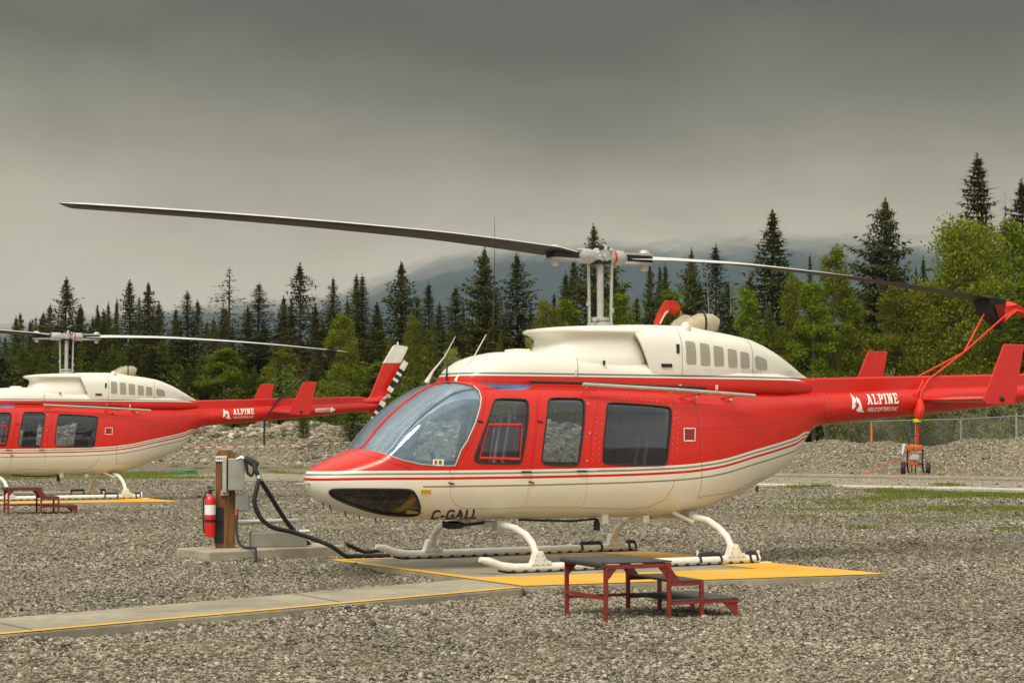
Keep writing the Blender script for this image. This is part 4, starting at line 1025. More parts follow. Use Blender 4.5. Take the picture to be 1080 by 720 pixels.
# right of the helicopter, in front of the road (px, py, spread)
for px, py, sx, sy, n, h in ((905,528,.5,.3,500,.05),(925,526,.5,.3,800,.06),(842,514,.25,.3,500,.08),(862,513.5,.2,.2,500,.10),(965,524,.4,.3,700,.05),(955,521,.3,.3,500,.05),(980,523,.7,.4,1500,.06),(1000,521,.6,.5,1500,.06),(1030,523,.7,.4,1700,.07),(1062,522,.7,.4,1700,.06),(1085,524,.7,.4,1500,.07),
        (1035,535,.9,.3,2000,.04),(1050,537,.6,.3,1300,.04),(870,537,.8,.3,1300,.04),(880,531,.5,.3,700,.05),(945,519,.3,.3,1100,.12),(1060,545,.8,.3,900,.035),(990,540,.6,.3,700,.03),(1000,512,.2,.2,300,.1),(860,545,.7,.3,500,.03)):
    D = FPX*(CAMH-G0)/(py-450.2); patch_(gx(px, D), D, sx, sy*1.3, n, h)
for i in range(46):
    px = rs.uniform(-60, 205); D = FPX*(CAMH-G0)/(rs.uniform(499, 505)-450.2); patch_(gx(px, D), D, .5, .6, 420, .08)
for i in range(60):
    px = rs.uniform(150, 1100); py = rs.uniform(488, 560) if px > 820 else rs.uniform(487, 500); D = FPX*(CAMH-G0)/(py-450.2); patch_(gx(px, D), D, .15, .15, 120, .07)
X, Y, Hh = map(np.concatenate, (X, Y, Hh))
kp = (np.sin(X*3.1+np.sin(Y*2.3)*2)*np.sin(Y*2.7+np.sin(X*1.9)*2) > -.25) | (X < 0); X, Y, Hh = X[kp], Y[kp], Hh[kp]
tag(blades('grass', X, Y, Hh, rs, GR, np.array([G0+bank_h(float(a), float(b)) for a, b in zip(X, Y)])), 'thin green grass and weeds growing in patches out of the gravel', 'grass', kind='stuff')

# ------------------------------------------------------------------ helicopters
heli = make_helicopter()
heli.location = (*H1, 0); heli.rotation_euler = (0, 0, T1)
tag(heli, 'nearer and larger red and white helicopter parked on the pad in the foreground', 'helicopter', 'red and white helicopters parked on yellow edged pads')
heli2 = copy_tree(heli); heli2.location = (*H2, 0); heli2.rotation_euler = (0, 0, T2)
heli2['label'] = 'more distant red and white helicopter, its nose cut off by the left edge'
def setrot(root, ang):
    for c in children(root):
        if c.name.startswith('rotor_hub'): c.rotation_euler = (0, 0, ang)
setrot(heli, R(34)-T1); setrot(heli2, R(22)-T2)

def frame(H, T):  return Matrix.Translation((*H, 0)) @ Matrix.Rotation(T, 4, 'Z')
F1, F2 = frame(H1, T1), frame(H2, T2)
def hl(Fm, x, yp, z): return Fm @ Vector((x, -yp, z))

# blade tie-downs -----------------------------------------------------
def tiedown(Fm, ang, red, label, org):
    root = empty('blade_tie_down', org); inv = Matrix.Translation(org).inverted()
    L = lambda p: tuple(inv @ Vector(p))
    dr = Matrix.Rotation(ang, 4, 'Z')
    def bp(r, s, z): return Fm @ (dr @ Vector((r, s, z)))
    if red:
        sk = MB(); rg = []
        for r, t, b, w in ((5.43,.03,-.16,.14),(5.5,.035,-.19,.16),(5.62,.02,-.26,.15),(5.72,.01,-.33,.12)): rg.append([L(bp(r, -w, 2.755+t)), L(bp(r, w, 2.755+t)), L(bp(r, w*.5, 2.755+b)), L(bp(r, -w*.5, 2.755+b))])
        sk.loft(rg); bevel(sk.build('sock', M['rubber'], root), .01)
        pn = MB(); q = [bp(5.47,-.15,2.70), bp(5.68,-.13,2.71), bp(5.68,-.08,2.52), bp(5.62,-.09,2.53)]; q = [p+(Fm.to_3x3() @ Vector((0,-.012,0))) for p in q]
        pn.add([L(p) for p in q], [(0,1,2,3)]); pn.build('sock_panel', simple('dark_red_cloth', (.25,.012,.01), .8), root, smooth=0)
        tl = MB(); rg = []
        for i, (r, t, b, w) in enumerate(((5.72,.02,-.32,.12),(5.80,.0,-.22,.13),(5.92,.0,-.14,.12),(6.05,-.03,-.15,.08),(6.15,-.08,-.18,.02))):
            rg.append([L(bp(r, (w if k % 2 else w*.6)*math.cos(2*PI*k/12), 2.755+(t+b)/2+(t-b)/2*math.sin(2*PI*k/12))) for k in range(12)])
        tl.loft(rg); tl.build('cover_tail', M['sleeve'], root, smooth=60)
        S1, S2 = bp(5.45, -.03, 2.61), bp(5.72, -.12, 2.60)
        def ribbon(pts, w=.0105, nm='strap', mat=M['sleeve']):
            b = MB(); b.tube([L(p) for p in pts], [w]*len(pts), 6)
            return b.build(nm, mat, root)
        K = hl(Fm, 4.75, -.02, 2.13)
        ribbon([S1, K, hl(Fm, 4.10, -.09, 1.84)]); ribbon([S2, K+Vector((.02,0,.02)), hl(Fm, 4.13,.10,1.82), hl(Fm, 3.99, .155, 1.70), hl(Fm, 3.93, .175, 1.58), hl(Fm, 3.90, .14, 1.47)])
        ribbon([hl(Fm, 4.04, .12, 1.81), hl(Fm, 3.90, .165, 1.66), hl(Fm, 3.88, .10, 1.45)], .010)
        kn = MB(); kn.tube([L(hl(Fm, 3.93, .185, 1.60)), L(hl(Fm, 3.93, .20, 1.52)), L(hl(Fm, 3.92, .18, 1.44)), L(hl(Fm, 3.92, .16, 1.38))], [.025,.048,.055,.025], 8); kn.build('knot', M['sleeve'], root)
        lm = MB(); lm.tube([L(hl(Fm, 3.92, .15, 1.395)), L(hl(Fm, 3.92, .15, 1.36))], .045, 8); lm.build('lime_loop', M['lime'], root)
        tl = MB(); tl.tube([L(hl(Fm, 3.92, .15, 1.37)), L(hl(Fm, 3.925, .15, 1.25)), L(hl(Fm, 3.92, .15, 1.12))], .016, 6); tl.build('strap_end', M['strap'], root)
    else:
        sk = MB(); rg = []
        for r, t, b, w in ((5.0,.03,-.06,.13),(5.06,.035,-.11,.16),(5.14,.035,-.11,.15),(5.2,.03,-.05,.13)): rg.append([L(bp(r, -w, 2.80+t)), L(bp(r, w, 2.80+t)), L(bp(r, w*.5, 2.80+b)), L(bp(r, -w*.5, 2.80+b))])
        sk.loft(rg); sk.build('sock', M['rubber'], root)
        S = bp(5.1, 0, 2.70)
        for k, (dx, dz) in enumerate(((0,0),(.10,-.02))):
            b = MB(); b.tube([L(p) for p in [S+Vector((dx*.6,0,0)), hl(Fm, 4.62+dx, .05, 2.25+dz), hl(Fm, 4.17+dx*.3, .10, 1.84), hl(Fm, 3.93, .175, 1.56), hl(Fm, 3.87, .165, 1.44)]], .012, 6); b.build('strap', M['rubber'], root)
        b = MB(); b.tube([L(p) for p in [hl(Fm, 3.87, .165, 1.46), hl(Fm, 3.87, .15, 1.2), hl(Fm, 3.87, .15, .95)]], .02, 6); b.build('strap_end', M['rubber'], root)
    tag(root, label, 'tie down')
tiedown(F1, R(34)-T1, True, 'red webbing tie-down with black sock holding the near helicopter\'s right blade to its boom', tuple(hl(F1, 3.92, .15, 1.12)))
tiedown(F2, R(22)-T2, False, 'black webbing tie-down from the distant helicopter\'s rotor blade to its boom', tuple(hl(F2, 3.87, .15, .95)))

# red sleeve cover and rod sticking up over the engine of the near helicopter
ic = empty('intake_cover', tuple(hl(F1, 1.0, -.25, 2.30))); Lc = lambda x, y, z: tuple(Matrix.Translation(ic.location).inverted() @ hl(F1, x, y, z))
s = MB(); s.tube([Lc(.80,-.25,2.24), Lc(.83,-.25,2.33), Lc(.87,-.25,2.42), Lc(.92,-.25,2.49), Lc(.98,-.26,2.545), Lc(1.04,-.26,2.535), Lc(1.08,-.26,2.50)], [.028,.036,.044,.052,.063,.070,.058], 14); s.build('fabric_sleeve', M['sleeve'], ic, smooth=60)
s = MB(); s.tube([Lc(.84,-.20,2.36), Lc(.895,-.19,2.46), Lc(.93,-.185,2.49)], .008, 6); s.build('white_lettering_strip', M['decal'], ic)
s = MB(); s.tube([Lc(1.13,-.25,2.28), Lc(1.13,-.25,2.50)], .012, 8); s.build('rod', M['yellowrod'], ic)
tag(ic, 'red fabric sleeve cover on a yellow rod above the engine cowling of the near helicopter', 'cover')

# ------------------------------------------------------------------ boarding steps
RS = simple('red_steel', (.21,.022,.014), .5, var=.25, scale=14); TR = simple('black_mesh_tread', (.055,.05,.048), .85, var=.3, scale=30, bump=.8, bscale=120)
def make_steps():
    root = empty('boarding_steps')
    W, Dp = .512, .645      # length of the top, depth
    h1, h2, h3 = .42, .275, .135; x2, x3 = W+.27, W+.56
    t = .014
    def leg(x, y, h, par=root):
        b = MB(); b.box((x-t, y-t, 0), (x+t, y+t, h)); bevel(b.build('leg', RS, par, smooth=0), .003)
    for x in (0, W):
        for y in (0, Dp): leg(x, y, h1-.015)
    f = MB()
    for y in (0, Dp):
        f.box((t, y-t, h1-.045), (W-t, y+t, h1-.018)); f.box((W+t, y-t, h2-.04), (x2-t, y+t, h2-.012)); f.box((W+t, y-t, h3-.035), (x3, y+t, h3-.012))
    for x, h in ((0,h1-.045),(W,h1-.045),(0,.15),(x2,h2-.04),(x3,h3-.035)):
        f.box((x-t*.8, t, h), (x+t*.8, Dp-t, h+.026))
    for y in (Dp,): f.box((t, y-t*.8, .115), (W-t, y+t*.8, .137))
    f.build('frame', RS, root, smooth=0)
    for y in (0, Dp): leg(x2, y, h2-.012)
    for y in (0, Dp):
        g = MB(); g.prism([(x3-.11,h3-.035),(x3-.02,.02),(x3-.02,0),(x3+.012,0),(x3+.012,h3-.012),(x3-.11,h3-.012)], 'y', y-.006, y+.006); g.build('foot_bracket', RS, root, smooth=0)
        for cx, s_ in ((t,1),(W-t,-1)):
            g = MB(); g.prism([(cx,h1-.045),(cx+.075*s_,h1-.045),(cx,h1-.13)], 'y', y-.005, y+.005); g.build('gusset', RS, root, smooth=0)
        g = MB(); g.prism([(W+t,h2-.012),(W+.10,h2-.012),(W+t,h2+.09)], 'y', y-.005, y+.005); g.build('gusset', RS, root, smooth=0)
    for nm, x0, x1, z in (('top_platform',-.03,W+.02,h1),('step_tread',W+.015,x2+.01,h2),('step_tread',W+.015,x3+.01,h3)):
        b = MB(); b.box((x0, -.012, z-.012), (x1, Dp+.012, z)); bevel(b.build(nm, TR, root, smooth=0), .004)
    r = MB(); r.tube([(-.03,-.02,h1-.015),(-.03,.2,h1-.017),(-.03,Dp+.02,h1-.015)], .022, 10); r.build('rolled_edge', TR, root)
    return root
stp = make_steps(); stp.location = (.67, 13.97, G0); stp.rotation_euler = (0, 0, R(24)); stp.scale = (1,1,1)
tag(stp, 'red steel boarding steps with black treads in front of the near helicopter', 'steps', 'red boarding steps beside the pads')
s2 = copy_tree(stp); s2.location = (-8.0, 31.0, G0); s2.rotation_euler = (0, 0, R(20)); s2['label'] = 'red steel boarding steps in front of the distant helicopter at the left edge'

# ------------------------------------------------------------------ fuelling island
sb = MB(); SL = [(-3.06,19.7),(-1.78,20.8),(-2.26,21.42),(-3.50,20.35)]
sb.prism(SL, 'z', G0-.05, .05); so = sb.build('concrete_slab', CM2, smooth=0); bevel(so, .015, 2); tag(so, 'low pale concrete plinth under the fuelling post', 'plinth')
ax = Vector((1.28,1.10,0)).normalized(); FA = math.atan2(ax.y, ax.x)      # long axis of the slab
WD = None
def wood():
    m, t, b = newmat('orange_brown_timber'); oc = t.node('ShaderNodeTexCoord').outputs['Object']
    mp = t.node('ShaderNodeMapping', i_Vector=oc); mp.inputs['Scale'].default_value = (14, 14, 1.2)
    a = t.noise(mp.outputs[0], 3, 6, .7); c = t.ramp(a, [(.3, (.05,.020,.006)), (.5, (.165,.073,.014)), (.72, (.28,.135,.03))]); pset(t, b, c, .7, normal=t.bump(a, .5, .006)); return m
WD = wood()
# post
fp = empty('fuel_dispenser', (-3.0, 20.42, .05), 0)
ps = MB(); Mz = Matrix.Rotation(R(10), 4, 'Z')
ps.prism([(-.10,0),(.10,0),(.10,.97),(.065,1.02),(-.065,1.02),(-.10,.97)], 'y', -.09, .09, M=Mz); bevel(ps.build('timber_post', WD, fp, smooth=0), .008)
cpm = MB(); cpm.box((-.06,-.06,1.02), (.06,.06,1.035), M=Mz); cpm.build('post_cap', M['dullalu'], fp, smooth=0)
GB = simple('galvanised_box', (.38,.375,.35), .4, metal=.5, var=.15, scale=8)
bx = MB(); bx.box((.02,-.20,.60), (.19,-.06,.93), M=Mz); bevel(bx.build('metal_cabinet', GB, fp, smooth=0), .008)
b2_ = MB(); b2_.box((-.035,-.215,.58), (.005,-.10,.95), M=Mz); bevel(b2_.build('cabinet_door', M['dullalu'], fp, smooth=0), .004)
b3_ = MB(); b3_.box((-.105,-.105,.90), (.01,-.092,.955), M=Mz); b3_.build('instruction_plate', M['decal'], fp, smooth=0)
b4_ = MB()
for i in range(5): b4_.box((-.095+i*.02,-.1075,.918), (-.083+i*.02,-.106,.94), M=Mz)
b4_.build('plate_marks', M['darkletter'], fp, smooth=0)
b6_ = MB(); b6_.box((-.05,-.112,.545), (.03,-.095,.60), M=Mz); b6_.build('warning_tag', simple('pale_pink_tag', (.60,.38,.36), .6), fp, smooth=0)
b5_ = MB(); b5_.box((.10,-.16,.38), (.24,-.04,.56), M=Mz); bevel(b5_.build('meter_box', simple('grey_enamel', (.24,.25,.25), .5), fp, smooth=0), .012)
b7_ = MB(); b7_.box((-.115,-.10,.05), (-.02,-.091,.42), M=Mz); b7_.build('bracket_plate', M['black'], fp, smooth=0)
tag(fp, 'fuelling point on a brown timber post with grey metal cabinet and meter box', 'fuel dispenser')
# extinguisher
fe = empty('fire_extinguisher', (-3.13, 20.24, .17), 0)
ER = simple('extinguisher_red', (.62,.012,.010), .3, coat=.4, var=.06)
b = MB(); b.lathe([(.052,0),(.062,.008),(.064,.05),(.064,.40),(.055,.445),(.03,.465),(.022,.48)], (0,0,0), (0,0,1), 24); b.build('cylinder', ER, fe, smooth=40)
b = MB(); b.lathe([(.0652,.0),(.0652,.11)], (0,0,.25), (0,0,1), 24); b.build('paper_label', M['decal'], fe, smooth=40)
b = MB(); b.lathe([(.067,.0),(.067,.035)], (0,0,.165), (0,0,1), 24); b.box((-.02,.05,.17),(.12,.09,.20)); b.build('mounting_strap', M['rubber'], fe, smooth=40)
b = MB(); b.lathe([(.018,0),(.018,.05)], (0,0,.475), (0,0,1), 12); b.box((-.02,-.012,.52),(.05,.012,.535)); b.box((-.02,-.012,.55),(.045,.012,.562)); b.lathe([(.022,0),(.022,.02)], (-.012,0,.545), (0,0,1), 10); b.build('valve_lever', M['black'], fe)
b = MB(); b.tube([(.0,0,.50),(-.05,-.03,.50),(-.075,-.03,.40),(-.078,-.02,.20),(-.07,-.01,.05)], .009, 8); b.build('discharge_hose', M['rubber'], fe)
fe.scale = (.88,.88,.92)
tag(fe, 'red fire extinguisher with white label strapped to the timber fuelling post', 'fire extinguisher')
# block and pipe on the slab
cb_ = MB(); Mc = Matrix.Translation((-2.46,20.62,.05)) @ Matrix.Rotation(R(12), 4, 'Z'); cb_.box((-.30,-.15,0), (.28,.15,.155), M=Mc); bevel(tag(cb_.build('concrete_block', concrete_mat('block_concrete', (.27,.26,.22), .2), smooth=0), 'grey concrete block lying on the fuelling plinth', 'concrete block'), .01)
pp = MB(); pp.tube([(-2.95,20.55,.30),(-2.72,20.6,.31),(-2.28,20.72,.315),(-2.28,20.72,.21)], .026, 10); pp.tube([(-2.38,20.7,.20),(-2.15,20.75,.20)], .022, 8); tag(pp.build('fuel_pipe', M['alu'], smooth=60), 'horizontal silver fuel pipe running from the timber post over the concrete block', 'pipe')
# hose and nozzle : px path -> points, resting on slab and gravel
def smoothpath(P, n=8):
    out = []
    for i in range(len(P)-1):
        p0, p1, p2, p3 = P[max(i-1,0)], P[i], P[i+1], P[min(i+2,len(P)-1)]
        for k in range(n):
            t = k/n; out.append(tuple(.5*((2*p1[j])+(-p0[j]+p2[j])*t+(2*p0[j]-5*p1[j]+4*p2[j]-p3[j])*t*t+(-p0[j]+3*p1[j]-3*p2[j]+p3[j])*t**3) for j in range(3)))
    out.append(tuple(P[-1])); return out
def pxp(px, py, D): return (gx(px, D), D, zat(py, D))
hz = empty('fuel_nozzle', pxp(262, 488, 20.15)); hp = Vector(hz.location)
Lh = lambda px, py, D=20.15: tuple(Vector(pxp(px, py, D))-hp)
b = MB(); b.tube([Lh(257,482), Lh(261,484), Lh(267,487.5), Lh(273,490)], [.014,.035,.04,.03], 10); b.tube([Lh(259,484), Lh(260.5,492), Lh(262,499), Lh(266,502)], [.022,.018,.016,.014], 8); b.tube([Lh(266,502), Lh(268.5,496), Lh(268,489)], .013, 8); b.build('nozzle_grip', M['rubber'], hz)
b = MB(); b.tube([Lh(250,484), Lh(255,482), Lh(258,483)], [.012,.018,.02], 8); b.tube([Lh(262,500), Lh(263,494)], .010, 8); b.build('spout', M['alu'], hz)
tag(hz, 'black fuel nozzle with silver spout hung beside the grey cabinet of the fuelling post', 'nozzle')
h1_ = smoothpath([pxp(268,489,20.12), pxp(273,502,20.1), pxp(286,523,20.3), pxp(302,548,20.6), pxp(314,562,20.75), pxp(324,571,20.9), pxp(338,579,21.1)[:2]+(G0+.03,)])
b = MB(); b.tube(h1_, .024, 10); tag(b.build('fuel_hose', M['rubber'], smooth=60), 'straight thick black fuel hose slanting down from the nozzle and across behind the plinth', 'hose')
def onz(px, z, D): return (gx(px, D), D, z)
h2_ = smoothpath([pxp(274,505,20.08), pxp(272,512,20.02), pxp(269,527,19.98), pxp(272,539,20.0), pxp(278,548,20.03), pxp(290,556,20.1), pxp(308,560,20.25), pxp(330,567,20.35), pxp(350,575,20.4), onz(365,G0+.04,20.5), onz(378,G0+.03,20.6), onz(396,G0+.03,20.65), onz(412,G0+.03,20.7)])
b = MB(); b.tube(h2_, .024, 10); ho = b.build('fuel_hose', M['rubber'], smooth=60); tag(ho, 'looping black fuel hose hanging from the nozzle and trailing over the plinth', 'hose')
b = MB(); b.tube([pxp(273.5,501,20.09), pxp(274.5,507,20.08)], .027, 10); c_ = b.build('hose_coupling', M['alu'], smooth=60); c_.parent = ho
h3_ = smoothpath([onz(366,.06,20.9), onz(385,G0+.03,21.3), onz(400,G0+.03,21.5), onz(430,G0+.03,21.4), onz(460,G0+.03,21.6)])
b = MB(); b.tube(h3_, .022, 10); tag(b.build('fuel_hose', M['rubber'], smooth=60), 'end of black fuel hose lying on the gravel beyond the front of the far skid', 'hose')
h4_ = smoothpath([pxp(251,541,20.25), pxp(250,556,20.2), pxp(253,571,20.1), onz(259,.075,20.05), onz(268,.07,20.0), onz(270.5,.06,19.93), onz(270.5,G0+.02,19.85)])
b = MB(); b.tube(h4_, .015, 8); e_ = b.build('ground_cable', M['rubber'], smooth=60); tag(e_, 'thin black cable dropping from the meter box over the front of the plinth', 'cable')
b = MB(); b.tube([pxp(250.5,536,20.25), pxp(250.5,543,20.25)], .02, 8); c_ = b.build('plug', simple('red_plug', (.4,.1,.06), .5), smooth=60); c_.parent = e_

# ------------------------------------------------------------------ pressure washer by the bank
pw = empty('pressure_washer', (11.78, 57.0, G0), R(-20)); OR = simple('orange_plastic', (.50,.085,.012), .45)
b = MB()
for sx in (-.22, .22):
    b.tube([(sx,.30,.05),(sx,.10,.12),(sx,-.05,.35),(sx,.05,.70),(sx*.8,.12,1.05)], .025, 8)
b.tube([(-.176,.12,1.05),(-.15,.12,1.13),(.15,.12,1.13),(.176,.12,1.05)], .022, 8); b.box((-.24,-.12,.28),(.24,.25,.32)); b.tube([(-.06,-.25,.3),(-.05,-.30,.05),(.05,-.30,.05),(.06,-.25,.3)], .02, 8)
b.build('frame', M['black'], pw)
b = MB(); b.box((-.24,-.10,.70),(.24,.08,.86)); bevel(b.build('top_panel', OR, pw), .03)
b = MB(); b.lathe([(.14,0),(.15,.05),(.15,.20),(.12,.26)], (0,-.0,.44), (0,-1,0), 16); b.box((-.13,-.08,.33),(.13,.18,.58)); b.build('engine', M['dullalu'], pw)
b = MB(); b.box((-.14,-.26,.25),(.12,-.10,.46)); b.tube([(-.06,-.12,.4),(-.10,-.14,.7),(-.04,-.12,.82)], .025, 8); bevel(b.build('pump', OR, pw), .02)
for sx in (-.36, .36):
    b = MB(); b.lathe([(.12,-.06),(.185,-.05),(.185,.05),(.12,.06)], (sx,.12,.185), (1,0,0), 20); w_ = b.build('wheel', M['rubber'], pw)
    b = MB(); b.lathe([(.10,-.064),(.10,.064)], (sx,.12,.185), (1,0,0), 16); b.build('rim', OR if sx < 0 else M['black'], w_)
b = MB(); b.tube([(-.30,.0,.9),(-.36,-.02,.6)], [.05,.03], 8); b.build('hose_reel', M['white'], pw)
tag(pw, 'orange and black wheeled pressure washer standing by the gravel bank under the tail boom', 'pressure washer')
b = MB(); b.tube(smoothpath([(11.5,56.9,.3),(11.0,56.8,.30),(10.4,56.6,.02),(10.2,56.4,G0+.03),(10.6,56.0,G0+.02),(11.3,56.5,G0+.02),(12.4,56.8,G0+.02),(13.6,56.6,G0+.02)]), .013, 6); tag(b.build('orange_hose', simple('orange_hose', (.62,.10,.03), .6), smooth=60), 'thin orange hose looping out of the pressure washer along the ground', 'hose')
b = MB(); b.tube(smoothpath([pxp(1014,494,61.2), pxp(1024,492.5,61.6), pxp(1034,493,61.6), pxp(1048,491.5,61.8)]), .03, 6); tag(b.build('black_hose', M['rubber'], smooth=60), 'short black hose lying at the foot of the bank right of the pressure washer', 'hose')
b = MB(); b.tube([(gx(195,57)+.35*math.cos(a*.5), 57+.5*math.sin(a*.5), G0+.03+.004*a) for a in range(26)], .018, 6); tag(b.build('green_hose', simple('green_hose', (.03,.20,.10), .5), smooth=60), 'small coil of green hose lying in the grass below the distant helicopter', 'hose')

# barrier tape in front of the rocks at left
tp = empty('barrier_tape', (gx(100, 63), 63, .70)); P0, P1 = Vector(pxp(100, 471, 63)), Vector(pxp(440, 461, 66)); o0 = Vector(tp.location)
for i in range(60):
    a, c = i/60, (i+1)/60; sag = lambda t: -.28*4*t*(1-t)*.5
    p, q = P0.lerp(P1, a)+Vector((0,0,sag(a))), P0.lerp(P1, c)+Vector((0,0,sag(c)))
    if i == 0: bR, bW = MB(), MB()
    (bR if i % 2 else bW).tube([p-o0, q-o0], .009, 5)
bR.build('red_bands', M['redecal'], tp); bW.build('white_bands', M['decal'], tp)
b = MB()
for Pq in (P0, P1): b.box((Pq.x-.02-o0.x, Pq.y-.02-o0.y, G0-o0.z), (Pq.x+.02-o0.x, Pq.y+.02-o0.y, Pq.z+.05-o0.z))
b.build('stakes', WD, tp, smooth=0)
tag(tp, 'red and white barrier tape strung low in front of the rocky bank at left', 'barrier tape')

# ------------------------------------------------------------------ chain link fence at right
GV = simple('galvanised_tube', (.30,.31,.29), .5, metal=.5)
def meshmat():
    m, t, b = newmat('chain_link_wire'); uv = t.node('ShaderNodeTexCoord').outputs['Object']
    s = t.node('ShaderNodeSeparateXYZ', i_0=uv); h = t.math('ADD', s.outputs[0], t.math('MULTIPLY', s.outputs[1], .7))
    def wire(sg):
        f = t.math('FRACT', t.math('MULTIPLY', t.math('ADD', h, t.math('MULTIPLY', s.outputs[2], sg)), 14.0)); return t.math('LESS_THAN', f, .045)
    a = t.math('MAXIMUM', wire(1), wire(-1)); t.set(b.inputs['Alpha'], a); pset(t, b, (.45,.45,.43), .5, .4); return m
CL = meshmat()
FP = [(870,73.0,447.5,1),(918.7,69.5,443.5,2),(965.5,68.3,442.3,0),(1013,67.0,441.3,0),(1071.5,65.5,438.0,3),(1135,64.5,436,0),(1200,63.5,434.5,0)]
fr = empty('chain_link_fence', (gx(870,73), 73, G0+.6)); f0 = Vector(fr.location)
for i, (px, D, ty, k) in enumerate(FP):
    x, zt = gx(px, D), zat(ty, D); r_ = .045 if k == 3 else .032
    b = MB(); b.tube([(x-f0.x, D-f0.y, -.9), (x-f0.x, D-f0.y, zt-f0.z+(.08 if k == 3 else 0))], r_, 10); po = b.build('fence_post', GV, fr)
    if k == 2:
        b = MB(); b.tube([(x-f0.x, D-f0.y, zt-.75-f0.z), (x-f0.x, D-f0.y, zt-.15-f0.z)], .04, 8); b.build('orange_band', simple('orange_tape', (.65,.16,.06), .6), po)
    if i:
        b = MB(); b.tube([(xp-f0.x, Dp_-f0.y, zp-f0.z-.02), (x-f0.x, D-f0.y, zt-f0.z-.02)], .017, 8); b.build('top_rail', GV, fr)
        b = MB(); b.add([(xp-f0.x, Dp_-f0.y, -.7), (x-f0.x, D-f0.y, -.7), (x-f0.x, D-f0.y, zt-f0.z-.03), (xp-f0.x, Dp_-f0.y, zp-f0.z-.03)], [(0,1,2,3)]); b.build('wire_mesh', CL, fr, smooth=0)
    xp, Dp_, zp = x, D, zt
tag(fr, 'galvanised chain link fence along the top of the gravel bank at right', 'fence')
b = MB(); b.box((gx(862,68),68,zat(468,68)),(gx(883,68),68.3,zat(465.5,68))); tag(b.build('timber_board', WD, smooth=0), 'short brown timber board lying on the bank at the left end of the fence', 'board')
# ------------------------------------------------------------------ trees
CONM = leafmat('spruce_needles', [(.034,.041,.012),(.068,.079,.020),(.112,.122,.028),(.18,.18,.042)], .25, .85, .8)
CONW = leafmat('young_spruce_needles', [(.044,.062,.009),(.095,.125,.015),(.155,.19,.022),(.24,.26,.038)], .25, .65, .8)
CONB = leafmat('brown_spruce_needles', [(.045,.043,.022),(.085,.080,.042),(.125,.115,.065),(.17,.15,.09)], .15, .8, .8)
DECM = leafmat('poplar_leaves', [(.045,.066,.006),(.10,.145,.010),(.19,.235,.014),(.38,.40,.05)], .45, .5, .5)
DECY = leafmat('yellow_green_leaves', [(.050,.062,.006),(.115,.14,.010),(.21,.23,.016),(.44,.43,.07)], .45, .5, .5)
DECP = leafmat('pale_new_leaves', [(.13,.17,.05),(.24,.28,.09),(.36,.38,.16),(.5,.5,.27)], .45, .5, .5)
WILM = leafmat('willow_leaves', [(.10,.12,.05),(.19,.21,.10),(.29,.31,.17),(.40,.40,.25)], .35, .6, .5)
BARK = simple('grey_bark', (.16,.14,.12), .9, var=.35, scale=5); DEADB = simple('bleached_dead_wood', (.34,.31,.27), .9, var=.2, scale=5); DBARK = simple('dark_bark', (.07,.058,.045), .95, var=.3, scale=5)

